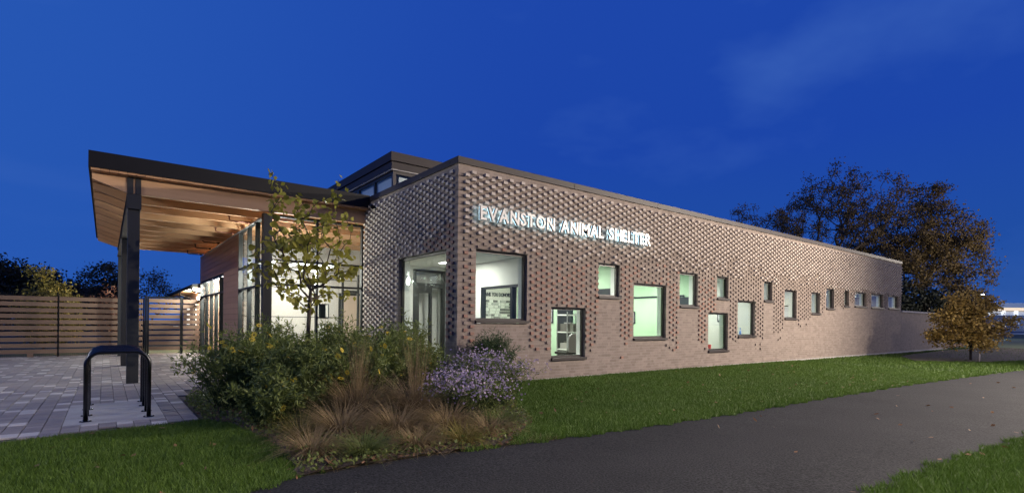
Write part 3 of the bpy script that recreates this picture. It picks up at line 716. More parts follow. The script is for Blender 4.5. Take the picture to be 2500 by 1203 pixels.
# ------------------------------------------------------------------ canopy
can = thing('entrance_canopy', (-4.0, 9.5, G0), 'cantilevered timber canopy with black fascia on steel columns', 'canopy')
CX0, CY0, CY1 = -5.585, 4.20, 15.15
MB().box(CX0, -.032, CY0-.03, CY0, 4.07, 4.38).build('fascia', M['black_metal'], can)
MB().box(CX0, CX0+.03, CY0+.0005, CY1, 4.07, 4.38).build('fascia', M['black_metal'], can)
MB().box(CX0, -.032, CY1+.0005, CY1+.03, 4.07, 4.38).build('fascia', M['black_metal'], can)
MB().box(CX0+.031, -.033, CY0+.001, CY1-.001, 4.10, 4.33).build('roof_deck', M['roof'], can)
MB().box(-.031, 3.6, 4.7, CY1, 4.10, 4.33).build('roof_deck', M['roof'], can)
x = CX0+.035
while x < -.05:
    x1 = min(x+.142, -.036); MB().box(x+.003, x1-.003, CY0+.003, CY1-.003, 4.030, 4.099).build('soffit_plank', M['plank'], can); x += .142
MB().box(-.031, 3.5, 4.7, 15.2, 4.031, 4.099).build('soffit', M['plank'], can)
for k in range(11):
    y = 4.47+k*.995
    zb, zt = 3.70, 4.0295
    if k == 0: xe = -.034
    else: xe = 3.45
    MB().prism([(CX0+.055, 3.90), (-4.95, zb), (xe, zb), (xe, zt), (CX0+.055, zt)], 1, y-.055, y+.055).build('beam', M['wood'], can)
# girder on columns
gb = MB().box(-4.99, -4.75, 4.40, 14.9, 3.66, 3.695).box(-4.885, -4.855, 4.40, 14.9, 3.455, 3.659).box(-4.99, -4.75, 4.40, 14.9, 3.42, 3.4545)
gb.build('girder', M['steel_paint'], can)
for y in (4.55, 9.5, 14.45):
    c0 = MB().box(-4.97, -4.77, y-.1, y+.1, G0+.02, 3.415).build('column', M['steel_paint'], can, bevel=.006)
    MB().box(-5.02, -4.72, y-.15, y+.15, G0+.004, G0+.024).build('base_plate', M['steel_paint'], c0)
bk = MB().box(-4.985, -4.88, 4.395, 4.413, 3.70, 4.025).box(-4.845, -4.755, 4.395, 4.413, 3.70, 4.025).box(-4.99, -4.75, 4.37, 4.3995, 3.40, 3.655).build('bracket', M['steel_paint'], can)
# pale conduit along the top of the siding
ls = MB().tube([(-2.40, 4.9, 3.63), (-2.40, 15.1, 3.63)], .018, 8).build('conduit', M['grey_metal']); tag(ls, 'pale metal conduit running along the top of the plank siding', 'conduit')
for k, y in enumerate((6.0, 8.05, 10.5, 12.2, 14.3)):
    z = 3.66
    t = MB().tube([(-2.42, y, z), (-2.86, y, z), (-2.90, y, z+.03), (-2.90, y, z+.10)], .016, 8)
    t.tube([(-2.90, y, z+.10), (-2.90, y, z+.13)], .03, 8).tube([(-2.50, y, z), (-2.44, y, z)], .03, 8)
    o = t.build('sprinkler_pipe', M['copper'] if k < 2 else M['black_metal'])
    tag(o, ('red sprinkler pipe stub above the side glazing of the lobby', 'red sprinkler pipe stub above the blank siding next to the glazing', 'dark sprinkler pipe stub above the door end of the siding window', 'dark sprinkler pipe stub above the middle of the siding window', 'dark sprinkler pipe stub at the fence end of the siding')[k], 'sprinkler', 'sprinkler pipes under the canopy')
# floodlight / camera on the brick wall
fl = thing('wall_camera', (-.1, 3.85, 4.0), 'small dark security camera fixed high on the brick end wall', 'security camera')
MB().tube([(0, 3.85, 4.03), (-.10, 3.85, 4.03)], .035, 10).build('bracket', M['black_metal'], fl)
MB().tube([(-.13, 3.85, 4.05), (-.13, 3.74, 4.0)], .05, 12).build('housing', M['black_metal'], fl)

# ------------------------------------------------------------------ bike racks
def rack_mesh():
    x0, x1, h, r, rad = -.325, .325, .86, .0255, .16
    pts = [(x0, 0, 0), (x0, 0, h-rad)]
    for k in range(1, 8): a = math.pi-k*math.pi/2/8; pts.append((x0+rad+rad*math.cos(a), 0, h-rad+rad*math.sin(a)))
    pts.append((x0+rad, 0, h)); pts.append((x1-rad, 0, h))
    for k in range(1, 8): a = math.pi/2-k*math.pi/2/8; pts.append((x1-rad+rad*math.cos(a), 0, h-rad+rad*math.sin(a)))
    pts += [(x1, 0, h-rad), (x1, 0, 0)]
    return MB().tube(pts, r, 16)
rk = []
for k, y in enumerate((-.12, .38, .98, 1.48)):
    zb = G0+.034
    t = thing('bike_rack', (-5.17, y, zb), ['black steel hoop bike rack at the lawn edge of the concrete pad', 'second hoop bike rack in from the lawn edge of the pad', 'third hoop bike rack in from the lawn edge of the pad', 'hoop bike rack at the far edge of the pad, towards the canopy'][k], 'bike rack', 'hoop bike racks on the concrete pad')
    if k == 0:
        q = rack_mesh(); q.v = [(v[0]-5.17, v[1]+y, v[2]+zb) for v in q.v]; tb = q.build('tube', M['gloss_black'], t)
        fts = []
        for sx_ in (-.325, .325):
            f0 = MB().lathe((-5.17+sx_, y, zb), [(.062, 0), (.062, .008), (.03, .012)], 18).build('foot_plate', M['gloss_black'], t); fts.append(f0)
            for a in (45, 135, 225, 315):
                b0 = MB().lathe((-5.17+sx_+.045*math.cos(R_(a)), y+.045*math.sin(R_(a)), zb+.008), [(.009, 0), (.009, .008), (.004, .011)], 8).build('bolt', M['grey_metal'], f0)
        first = t
    else:
        for ch0 in first.children:
            c1 = ch0.copy(); col.objects.link(c1); c1.parent = t
            for g0 in ch0.children:
                c2 = g0.copy(); col.objects.link(c2); c2.parent = c1

# ------------------------------------------------------------------ slatted fence and gate
FY = 14.95
fen = thing('slat_fence', (-8, FY, G0), 'brown horizontal slat fence closing the back of the plaza', 'fence')
panels = [(-13.9, -11.5), (-11.45, -9.05), (-9.0, -6.6), (-6.55, -4.22)]
for x0, x1 in panels:
    for k in range(10):
        z = .03+k*.197; dz = rng.uniform(-.004, .004)
        MB().box(x0, x1, FY, FY+.025, z+dz, z+.137+dz).build('board', M['fence'], fen)
for x in (-13.95, -11.475, -9.025, -6.575, -4.19): MB().box(x-.022, x+.022, FY+.027, FY+.075, G0, 2.0).build('post', M['black_metal'], fen)
for k in range(10):
    z = .06+k*.197; MB().box(-2.96, -2.40, FY, FY+.025, z, z+.137).build('board', M['fence'], fen)
for x in (-2.985, -2.40): MB().box(x-.025, x+.022, FY+.03, FY+.08, G0, 2.05).build('post', M['black_metal'], fen)
MB().box(-7.35, -7.2, FY-.02, FY+.06, G0+.01, .03).build('block', M['fence'], fen)
gt = thing('slat_gate', (-3.6, FY, G0), 'brown slatted gate between black posts in the plaza fence', 'gate')
for k in range(10):
    z = .06+k*.197; MB().box(-4.03, -3.06, FY, FY+.025, z, z+.137).build('board', M['fence'], gt)
MB().box(-4.09, -4.035, FY-.01, FY+.05, G0, 2.06).box(-3.055, -3.015, FY-.01, FY+.05, G0, 2.06).box(-4.0345, -3.0555, FY+.026, FY+.05, 1.99, 2.05).build('gate_frame', M['black_metal'], gt)
MB().tube([(-3.12, FY-.01, .95), (-3.12, FY-.06, .95), (-3.28, FY-.06, .95)], .012, 8).build('handle', M['grey_metal'], gt)
for k in range(5):
    if k > 0: continue
    MB().box(-4.16, -4.10, FY-.005, FY+.05, G0, 2.06).build('post', M['black_metal'], gt)
wf = thing('wire_fence', (-8, FY+.13, G0), 'thin black wire mesh fence standing behind the slat fence', 'fence')
B = [(x-.003, x+.003, FY+.128, FY+.134, G0, 2.07) for x in np.arange(-14, -4.2, .05)] + [(-14, -4.2, FY+.1285, FY+.1335, z-.003, z+.003) for z in np.arange(-.05, 2.0, .2)]
V1, F1 = boxes_np(B); npmesh('wire_mesh', V1, F1, M['black_metal'], wf, kind='stuff')
for x in (-14, -11.5, -9, -6.6, -4.25): MB().box(x-.02, x+.02, FY+.136, FY+.18, G0, 2.09).build('post', M['black_metal'], wf)

# rear wing behind the fence
rw = thing('rear_wing', (-1, 20, G0), 'low rear wing with timber eaves and black gutter behind the fence', 'building')
MB().box(-1.95, 4, 15.6, 25, -.15, 2.5).build('wall', M['siding'], rw)
MB().prism([(-2.62, 2.50), (-2.62, 2.60), (1, 3.15), (4, 2.60), (4, 2.50)], 1, 15.45, 25.2).build('roof', M['black_metal'], rw)
MB().box(-2.58, -1.951, 15.5, 25.1, 2.47, 2.4995).build('soffit', M['plank'], rw)
MB().tube([(-2.60, 15.5, 2.52), (-2.60, 25.1, 2.52)], .06, 10).build('gutter', M['black_metal'], rw)
for y in (15.7, 20.0): MB().tube([(-2.6, y, 2.48), (-2.6, y, 2.36), (-2.0, y, 2.15), (-2.0, y, -.1)], .04, 8).build('downpipe', M['black_metal'], rw)
yl = thing('wall_light', (-2.05, 18.2, 2.1), 'bulkhead wall light on the rear wing lighting the yard behind the fence', 'wall light')
MB().box(-2.02, -1.951, 18.1, 18.3, 2.05, 2.25).build('housing', M['black_metal'], yl); MB().lathe((-2.07, 18.2, 2.08), [(.02, 0), (.05, .04), (.05, .10), (.02, .14)], 12).build('lens', M['lamp_glow'], yl)
ld = bpy.data.lights.new('lamp_light', 'POINT'); ld.energy = 900; ld.color = (1, .86, .68); ld.shadow_soft_size = .06
o = bpy.data.objects.new('lamp_light', ld); col.objects.link(o); o.parent = yl; o.location = (-.18, 0, .05)
for y in (17, 19.5, 22):
    w = MB().box(-1.965, -1.952, y, y+1.2, .9, 2.0).build('window', M['frame'], rw); MB().box(-1.972, -1.966, y+.06, y+1.14, .96, 1.94).build('pane', emis('wing_window_glow', (1, .9, .75), 1.2), w)

# ------------------------------------------------------------------ path lamps (stand beside the path, outside the frame)
def path_lamp(x, y, h, power, label, ang=0, color=(1, .87, .73), cutoff=None, aim=None):
    z0 = gz(x, y); t = thing('street_lamp', (x, y, z0), label, 'street lamp', 'lamps along the footpath')
    MB().tube([(x, y, z0), (x, y, z0+.35), (x, y, z0+.36), (x, y, z0+h)], [.09, .09, .055, .045], 12).build('pole', M['black_metal'], t)
    hx, hy = x+.7*math.cos(ang), y+.7*math.sin(ang)
    MB().tube([(x, y, z0+h-.05), (hx, hy, z0+h+.05)], .03, 8).build('arm', M['black_metal'], t)
    MB().lathe((hx, hy, z0+h-.02), [(.23, 0), (.22, .05), (.1, .1)], 20).build('lamp_head', M['black_metal'], t)
    MB().lathe((hx, hy, z0+h-.045), [(.17, 0), (.17, .02)], 20).build('lens', M['lamp_glow'], t)
    ld = bpy.data.lights.new('lamp_light', 'SPOT' if cutoff else 'POINT'); ld.energy = power; ld.color = color; ld.shadow_soft_size = .10
    if cutoff: ld.spot_size = R_(cutoff); ld.spot_blend = .7 if aim is None else 1.0
    o = bpy.data.objects.new('lamp_light', ld); col.objects.link(o); o.parent = t; o.location = Vector((hx, hy, z0+h-.17))-Vector((x, y, z0))
    if aim: o.rotation_euler = (Vector(aim)-Vector((hx, hy, z0+h-.17))).to_track_quat('-Z', 'Y').to_euler()
path_lamp(19.0, -12.3, 6.6, LAMP_W*2.2, 'black path lamp with flood head on the lawn opposite the long facade', R_(130), cutoff=128, aim=(6.5, 0, 1.5))
path_lamp(5.0, -13.5, 6.4, LAMP_W*.40, 'black path lamp on the lawn across the path from the lettering', R_(105))
path_lamp(-3.2, -11.8, 6.6, LAMP_W*.26, 'black shaded path lamp beside the footpath bend', R_(120), cutoff=128)
path_lamp(45.0, -9.5, 6.4, LAMP_W*.85, 'black path lamp beside the footpath beyond the orange shrub', R_(100))
path_lamp(-15.0, 1.0, 6.2, LAMP_W*.19, 'added black lamp post with cool fill light beyond the plaza corner', R_(20), (.96, .96, .97))  # unseen post, added as fill to lift the plaza and end wall

# ------------------------------------------------------------------ vegetation helpers
def leaf_quads(P, D, Nn, ln, wd):
    """rhombic leaves: P base (n,3), D direction, Nn normal, ln length (n), wd half width (n)"""
    D = D/np.linalg.norm(D, axis=1, keepdims=True); S = np.cross(D, Nn); S /= np.linalg.norm(S, axis=1, keepdims=True)+1e-9
    l = ln[:, None]; w = wd[:, None]
    V = np.stack([P, P+D*l*.45+S*w, P+D*l, P+D*l*.45-S*w], 1).reshape(-1, 3); F = np.arange(len(P)*4).reshape(-1, 4); return V, F
def rdir(rs, n, up=0):
    d = rs.randn(n, 3); d[:, 2] += up; return d/np.linalg.norm(d, axis=1, keepdims=True)
def strips(roots, tips_dir, length, width, droop, seg, rs):
    """curved tapering blades"""
    n = len(roots); t = np.linspace(0, 1, seg+1); D = tips_dir/np.linalg.norm(tips_dir, axis=1, keepdims=True)
    H = D.copy(); H[:, 2] = 0; H /= np.linalg.norm(H, axis=1, keepdims=True)+1e-6; S = np.stack([-H[:, 1], H[:, 0], np.zeros(n)], 1)
    V = []
    for k, tt in enumerate(t):
        c = roots + D*(length*tt)[:, None] + H*(droop*length*tt*tt*.6)[:, None]; c[:, 2] -= droop*length*tt*tt*.75
        w = (width*(1-tt)**.7 + .0004)[:, None]; V += [c-S*w, c+S*w]
    V = np.stack(V, 1); m = 2*(seg+1); base = (np.arange(n)*m)[:, None]
    F = np.concatenate([base+np.array([[2*k, 2*k+1, 2*k+3, 2*k+2]]) for k in range(seg)], 0)
    return V.reshape(-1, 3), F, np.tile(np.arange(n), seg)
def grow(base, trunk, tips, step, alpha, rs, tip_r, expn=2.4, wig=.08):
    """greedy branching tree: returns nodes, parents, radius"""
    nodes = [np.array(base, float)]; par = [-1]; pl_ = [0.]
    for p in trunk:
        nodes.append(np.array(p, float)); par.append(len(nodes)-2); pl_.append(pl_[-1]+np.linalg.norm(nodes[-1]-nodes[-2]))
    first = max(1, int(len(trunk)*.55))
    order = np.argsort(np.linalg.norm(tips-nodes[-1], axis=1)); ends = []
    for t in tips[order]:
        A = np.array(nodes); q = np.array(pl_); dv = t-A; ds = np.linalg.norm(dv, axis=1)
        cost = ds + alpha*q + .9*np.maximum(0, -dv[:, 2]); cost[:first] += 1e3
        k = int(np.argmin(cost)); d = t-nodes[k]; L_ = np.linalg.norm(d); n = max(1, int(L_/step)); off = rs.randn(3)*wig*L_; off[2] = abs(off[2])*.6
        pk = k
        for s_ in range(1, n+1):
            f = s_/n; p = nodes[k] + d*f + off*math.sin(math.pi*f); nodes.append(p); par.append(pk); pl_.append(pl_[pk]+L_/n); pk = len(nodes)-1
        ends.append(pk)
    m = len(nodes); acc = np.zeros(m)
    kids = np.zeros(m, int)
    for i in range(1, m): kids[par[i]] += 1
    for i in range(m-1, 0, -1):
        if kids[i] == 0: acc[i] += tip_r**expn
        acc[par[i]] += acc[i]
    return np.array(nodes), np.array(par), acc**(1/expn), np.array(ends)
def branch_mesh(nodes, par, rad, sides=5):
    idx = np.arange(1, len(nodes)); a = nodes[par[idx]]; b = nodes[idx]; ra = np.minimum(rad[par[idx]], rad[idx]*1.35); rb = rad[idx]
    d = b-a; L_ = np.linalg.norm(d, axis=1, keepdims=True); d = d/(L_+1e-9); b = b+d*rb[:, None]*.3
    ref = np.where(np.abs(d[:, 2:3]) < .9, np.array([[0, 0, 1.]]), np.array([[1., 0, 0]])); s = np.cross(d, ref); s /= np.linalg.norm(s, axis=1, keepdims=True); u = np.cross(d, s)
    ring = []
    for c, r in ((a, ra), (b, rb)):
        for k in range(sides):
            an = 2*math.pi*k/sides; ring.append(c+(s*math.cos(an)+u*math.sin(an))*r[:, None])
    V = np.stack(ring, 1).reshape(-1, 3); base = (np.arange(len(idx))*2*sides)[:, None]
    F = np.concatenate([base+np.array([[k, (k+1) % sides, sides+(k+1) % sides, sides+k]]) for k in range(sides)], 0)
    return V, F
def in_ell(rs, n, ells):
    out = []
    w = np.array([e[3]*e[4]*e[5] for e in ells]); w = w/w.sum()
    for e, k in zip(ells, rs.multinomial(n, w)):
        p = rs.randn(k, 3); p /= np.linalg.norm(p, axis=1, keepdims=True); p *= (rs.rand(k, 1)**.42)
        out.append(p*np.array(e[3:6])+np.array(e[:3]))
    return np.concatenate(out)
def tree(name, x, y, h_fork, ells, ntips, nleaf, leaf, spread_, leafmat, label, cat='tree', seed=1, tip_r=.02, step=.5, alpha=.22, group=None, bark='bark', lean=(0, 0), sides=5, wig=.08, flat=0):
    rs = np.random.RandomState(seed); z0 = gz(x, y) if abs(x) < 60 else G0
    tr = [(x+lean[0]*f+.05*rs.randn()*h_fork*.1, y+lean[1]*f, z0+h_fork*f) for f in np.linspace(.15, 1, 6)]
    tips = in_ell(rs, ntips, ells)
    nd, pr, rd, ends = grow((x, y, z0-.1), tr, tips, step, alpha, rs, tip_r, wig=wig)
    t = thing(name, (x, y, z0), label, cat, group)
    V1, F1 = branch_mesh(nd, pr, rd, sides); npmesh('trunk', V1, F1, M[bark], t, smooth=True)
    src = nd[ends]; wgt = rs.rand(len(src))**2.5; k = rs.choice(len(src), nleaf, p=wgt/wgt.sum()); P = src[k]+rs.randn(nleaf, 3)*spread_*np.array([1, 1, .75])
    D = rdir(rs, nleaf, -.4); Nn = rdir(rs, nleaf, flat)
    V1, F1 = leaf_quads(P, D, Nn, leaf*(.6+.8*rs.rand(nleaf)), leaf*(.28+.2*rs.rand(nleaf))); npmesh('crown', V1, F1, M[leafmat], t, rnd=rs.rand(nleaf), kind='stuff')
    return t

# lawn blades
rs = np.random.RandomState(21)
def lawn(n_try, box, dens_fn, name, label):
    x = rs.uniform(box[0], box[1], n_try); y = rs.uniform(box[2], box[3], n_try)
    d = np.hypot(x-CAM.x, y-CAM.y); keep = rs.rand(n_try) < dens_fn(d)
    jit = .05*np.sin(x*9.1)+.04*np.sin(x*23+y*7)
    keep &= ~pip(BED, x, y+jit*.5) & ~pip(PLAZA, x, y+.015) & ~pip(BUILD, x, y+.05)
    up_y = np.interp(x, UP[:, 0], UP[:, 1]); lo_y = np.interp(x, LO[:, 0], LO[:, 1]); keep &= (y > up_y-.05+jit*.8) | (y < lo_y+.05+jit*.8)
    keep &= ~(pip(MULCH2, x, y) & (rs.rand(n_try) < .93))
    x, y, d = x[keep], y[keep], d[keep]; n = len(x)
    patchy = .5+.3*np.sin(x*1.7+1.3*np.sin(y*2.1))*np.sin(y*1.9+x*.6)+.2*np.sin(x*5.3+2*np.sin(y*4.1))*np.sin(y*6.7+1.1*x)
    h = (.030+.032*rs.rand(n)+.014*patchy)*(1+.0*d); w = .0022+.0016*rs.rand(n)+.00035*d
    a = rs.rand(n)*2*math.pi; ln = h*(.25+.6*rs.rand(n)); b = rs.rand(n)*math.pi
    z = g(x, y); wx, wy = np.cos(b)*w, np.sin(b)*w
    V = np.stack([np.stack([x-wx, y-wy, z], 1), np.stack([x+wx, y+wy, z], 1), np.stack([x+np.cos(a)*ln, y+np.sin(a)*ln, z+h], 1)], 1).reshape(-1, 3)
    o = npmesh(name, V, np.arange(3*n).reshape(-1, 3), M['grass'], rnd=np.clip(.25+.5*patchy+.35*(rs.rand(n)-.5), 0, .999))
    tag(o, label, 'grass', kind='stuff'); return n
f1 = lambda d: np.clip(1.15-d*.045, .28, 1)
n1 = lawn(300000, (-9.5, -3.8, -8.5, -.6), lambda d: np.clip(1.2-d*.04, .4, 1), 'lawn_grass', 'short green lawn between the plaza and the footpath')
n2 = lawn(480000, (-2.6, 14, -5.2, -.02), f1, 'lawn_grass', 'short green lawn between the long facade and the footpath')
n3 = lawn(150000, (14, 40, -9, -.02), lambda d: d*0+.8, 'lawn_grass', 'short green lawn round the orange shrub at the far end of the facade')
n4 = lawn(230000, (-2.5, 9, -10.5, -6.9), f1, 'lawn_grass', 'short green lawn on the side of the footpath away from the building')

# ------------------------------------------------------------------ young tree with big heart-shaped leaves
rs = np.random.RandomState(3)
SX, SY = -2.52, 1.0; sz = gz(SX, SY)
sap = thing('young_tree', (SX, SY, sz), 'young tree with sparse broad yellow green leaves in the planting bed', 'tree')
ells = [(SX, SY, 2.15, .98, .98, .78), (SX+.05, SY, 2.85, .82, .82, .50), (SX-.30, SY+.25, 3.25, .45, .35, .28), (SX-.45, SY+.45, 3.92, .30, .2, .26), (SX+.46, SY-.22, 3.40, .28, .25, .42)]
tips = in_ell(rs, 150, ells)
tr = [(SX+.008*k, SY, sz+.17*k) for k in range(1, 12)]
nd, pr, rd, ends = grow((SX, SY, sz-.05), tr, tips, .12, .45, rs, .0052, 2.15, .06)
V1, F1 = branch_mesh(nd, pr, rd, 6); npmesh('trunk', V1, F1, M['bark'], sap, smooth=True)
crown = new_obj('crown', None, sap, (SX, SY, sz+1.6))
def leaf_mesh(k):
    q = MB(); w = .42+.05*k; n = 9; pts = []
    out = [(0, 0), (.18, -.10), (.40, -.02), (.50, .20), (.44, .48), (.26, .76), (0, 1.0)]
    right = [(x*w*2, y, -.12*abs(x)*2+.02*math.sin(5*y)) for x, y in out]; left = [(-x, y, z) for x, y, z in right[::-1][1:-1]]
    mid = [(0, y, .03) for y in (0, .3, .65, 1.0)]
    vs_ = right+left; q.v = vs_+[(0, .45, .02)]; m = len(vs_)
    for i in range(m): q.f.append((i, (i+1) % m, m)); q.sm.append(True)
    me = bpy.data.meshes.new('leaf'); me.from_pydata(q.v, [], q.f); me.materials.append(M['leaf_sap']); me.polygons.foreach_set('use_smooth', [True]*len(q.f)); return me
lm = [leaf_mesh(k) for k in range(3)]
cand = np.arange(12, len(nd)); cand = cand[rd[cand] < .0085]
for k in range(300):
    i = rs.choice(cand) if k > len(ends)*1.6 else ends[k % len(ends)]
    p = nd[i]+rs.randn(3)*.045
    o = new_obj('leaf', lm[k % 3], crown, p); s = .095+.045*rs.rand(); o.scale = (s, s, s)
    o.rotation_euler = (R_(-60+rs.randn()*38), R_(rs.randn()*28), rs.rand()*6.28)

n = 600; i = rs.choice(cand, n); P = nd[i]+rs.randn(n, 3)*.06
V1, F1 = leaf_quads(P, rdir(rs, n, -.3), rdir(rs, n, .5), .07+.05*rs.rand(n), .03+.02*rs.rand(n)); npmesh('small_leaves', V1, F1, M['leaf_sap'], crown, rnd=rs.rand(n), kind='stuff')
# ------------------------------------------------------------------ shrubs with yellow daisies
def flower_mesh():
    q = MB(); n = 11
    for k in range(n):
        a = 2*math.pi*k/n; d = Vector((math.cos(a), math.sin(a), 0)); s = Vector((-d.y, d.x, 0))
        q.poly([d*.16, d*.55+s*.16+Vector((0, 0, .06)), d*1.0+Vector((0, 0, .0)), d*.55-s*.16+Vector((0, 0, .06))])
    m0 = len(q.f); q.lathe((0, 0, 0), [(.2, 0), (.17, .1), (.06, .14)], 8)
    me = bpy.data.meshes.new('flower'); me.from_pydata(q.v, [], q.f); me.materials.append(M['petal']); me.materials.append(M['leaf_yellow'])
    for p in me.polygons: p.material_index = 0 if p.index < m0 else 1
    return me
FM = flower_mesh()
def shrub(name, x, y, r, h, nst, nl, leafmat, label, seed, flowers=0, leaf=.075, cat='shrub', group=None, wisp=.25, lw=.13, grp=None, flare=.9):
    rs = np.random.RandomState(seed); z0 = gz(x, y); t = thing(name, (x, y, z0), label, cat, group)
    a = rs.rand(nst)*6.283; q = rs.rand(nst)**.6; root = np.stack([x+np.cos(a)*q*r*.4, y+np.sin(a)*q*r*.4, np.full(nst, z0)], 1)
    ht = h*(.75+.3*rs.rand(nst))*(1-.45*q**2); ht[rs.rand(nst) < .12] *= 1+wisp
    tip = np.stack([x+np.cos(a)*q*r*flare*(1+.25*rs.randn(nst)), y+np.sin(a)*q*r*flare*(1+.25*rs.randn(nst)), z0+ht], 1)
    tt = np.linspace(0, 1, 7); bend = rs.randn(nst, 3)*.05*h
    P = root[:, None]*(1-tt[None, :, None]) + tip[:, None]*tt[None, :, None] + bend[:, None]*np.sin(np.pi*tt)[None, :, None]
    P[:, :, 2] += (h*.22*np.sin(np.pi*tt*.8))[None]*q[:, None]
    nodes = P.reshape(-1, 3); par = np.arange(len(nodes))-1; rad = np.tile(np.linspace(.006, .002, 7), nst)
    V1, F1 = branch_mesh(nodes, np.maximum(par, 0), rad, 3); keep = np.tile((np.arange(1, len(nodes)) % 7) != 0, 3); npmesh('stems', V1, F1[keep], M['leaf_dark'], t, kind='stuff')
    k = rs.randint(0, nst, nl); f = .12+.88*rs.rand(nl)**.8; i0 = np.minimum((f*6).astype(int), 5); fr = (f*6-i0)[:, None]
    base = P[k, i0]*(1-fr)+P[k, i0+1]*fr; D = rdir(rs, nl, .25); base = base + D*rs.rand(nl, 1)*.05*h
    V1, F1 = leaf_quads(base, D, rdir(rs, nl, .6), leaf*(.6+.8*rs.rand(nl)), leaf*lw*(.8+.6*rs.rand(nl))); npmesh('foliage', V1, F1, M[leafmat], t, rnd=rs.rand(nl), kind='stuff')
    for _ in range(flowers):
        kk = rs.randint(nst); p = P[kk, rs.randint(4, 7)].copy(); p += rs.randn(3)*.03
        side = np.array([CAM.x-p[0], CAM.y-p[1], 0]); side /= np.linalg.norm(side); p += side*rs.rand()*.18
        o = new_obj('flower', FM, t, p); s = .040+.020*rs.rand(); o.scale = (s, s, s)
        o.rotation_euler = (R_(rs.uniform(15, 85)), 0, rs.uniform(-2.2, 1.2)+1.0)
    return t, P
G1 = 'yellow daisy shrubs in the planting bed'
SH = [(-3.70, .15, .80, 1.08, 150, 9000, 26, 'loose green shrub with yellow daisies leaning over the plaza pavers'),
      (-2.95, .9, .80, 1.22, 140, 8500, 10, 'tall green daisy shrub standing round the young tree trunk'),
      (-2.0, .75, .80, 1.28, 140, 8500, 9, 'tall leafy shrub with small yellow flowers in front of the lobby glass'),
      (-1.05, .35, .75, 1.22, 140, 8500, 12, 'leafy shrub with pale yellow flowers below the end wall window'),
      (-3.05, -.95, .80, .96, 150, 8500, 26, 'low green shrub dotted with yellow daisies beside the lawn edge'),
      (-2.1, -.8, .75, 1.02, 140, 8500, 16, 'green and yellow flowered shrub behind the tan grasses'),
      (-3.62, -1.65, .55, .62, 110, 5500, 10, 'low spreading daisy shrub at the lawn corner of the bed'),
      (-1.3, -.7, .6, .98, 110, 6000, 10, 'small yellow flowered shrub between the tan grass and the purple asters')]
for k, (x, y, r, h, ns, nl, fl_, lab) in enumerate(SH): shrub('daisy_shrub', x, y, r, h, ns, nl, 'leaf_green', lab, 40+k, fl_, group=G1)
shrub('green_shrub', .45, -.55, .55, 1.05, 140, 9000, 'leaf_dark', 'feathery dark green shrub against the brick corner behind the asters', 60, 0, leaf=.07, lw=.07, wisp=.1)
# purple asters
def aster(x, y, r, h, seed, label):
    t, P = shrub('aster', x, y, r, h, 200, 6500, 'leaf_green', label, seed, 0, leaf=.035, cat='flower plant', group='purple aster mounds', wisp=.05, lw=.2, flare=1.0)
    rs = np.random.RandomState(seed+7); n = 1100; k = rs.randint(0, 200, n); base = P[k, rs.choice([4, 5, 6, 6, 6], n)]+rs.randn(n, 3)*.05; base[:, 2] += .02
    V = []; F = []
    D = rdir(rs, n, 1.0); D[:, :2] += np.array([-.4, -.5]); S = np.cross(D, rdir(rs, n)); S /= np.linalg.norm(S, axis=1, keepdims=True); U2 = np.cross(D, S); U2 /= np.linalg.norm(U2, axis=1, keepdims=True)
    s = (.011+.008*rs.rand(n))[:, None]
    V = np.stack([base+(S*math.cos(a)+U2*math.sin(a))*s for a in np.linspace(0, 2*math.pi, 7)[:-1]], 1).reshape(-1, 3)
    npmesh('blossoms', V, np.arange(6*n).reshape(-1, 6), M['purple'], t, rnd=rs.rand(n), kind='stuff')
aster(-.60, -1.80, .80, .82, 70, 'large rounded mound of purple asters at the bed edge beside the lawn')
aster(-1.35, -2.45, .66, .60, 72, 'smaller purple aster mound between the tan grass and the large mound')
# tan ornamental grasses
def grass_clump(x, y, r, h, n, seed, label, m='tan', droop=.55, plume=True):
    rs = np.random.RandomState(seed); z0 = gz(x, y); t = thing('ornamental_grass', (x, y, z0), label, 'grass clump', 'tan ornamental grasses')
    a = rs.rand(n)*6.283; root = np.stack([x+np.cos(a)*rs.rand(n)*r*.3, y+np.sin(a)*rs.rand(n)*r*.3, np.full(n, z0)], 1)
    D = np.stack([np.cos(a)*(.25+.5*rs.rand(n)), np.sin(a)*(.25+.5*rs.rand(n)), np.ones(n)], 1)
    V1, F1, ix = strips(root, D, h*(.5+.55*rs.rand(n)), np.full(n, .0032), droop*(.4+rs.rand(n)), 6, rs); npmesh('blades', V1, F1, M[m], t, rnd=rs.rand(n)[ix], kind='stuff')
    if plume:
        n2 = 90; a = rs.rand(n2)*6.283; D = np.stack([np.cos(a)*.22*rs.rand(n2), np.sin(a)*.22*rs.rand(n2), np.ones(n2)], 1); root = np.tile([[x, y, z0]], (n2, 1))+rs.randn(n2, 3)*np.array([.04, .04, 0])
        V1, F1, ix = strips(root, D, h*(1.0+.35*rs.rand(n2)), np.full(n2, .0018), np.full(n2, .12), 5, rs); npmesh('seed_stalks', V1, F1, M[m], t, rnd=rs.rand(n2)[ix], kind='stuff')
grass_clump(-2.68, -1.85, .55, 1.0, 900, 80, 'tall tan grass clump with upright seed stalks before the daisy shrubs')
grass_clump(-2.05, -2.3, .55, 1.0, 900, 81, 'tan grass clump arching beside the smaller aster mound')
grass_clump(-3.2, -2.7, .5, .72, 800, 82, 'low straw coloured grass clump near the lawn corner of the bed', plume=False, droop=.8)
grass_clump(-2.65, -2.95, .5, .74, 800, 83, 'low straw coloured grass clump near the footpath edge', plume=False, droop=.9)
grass_clump(-2.05, -3.1, .5, .66, 750, 84, 'low drooping grass clump below the smaller aster mound', plume=False, droop=.9)
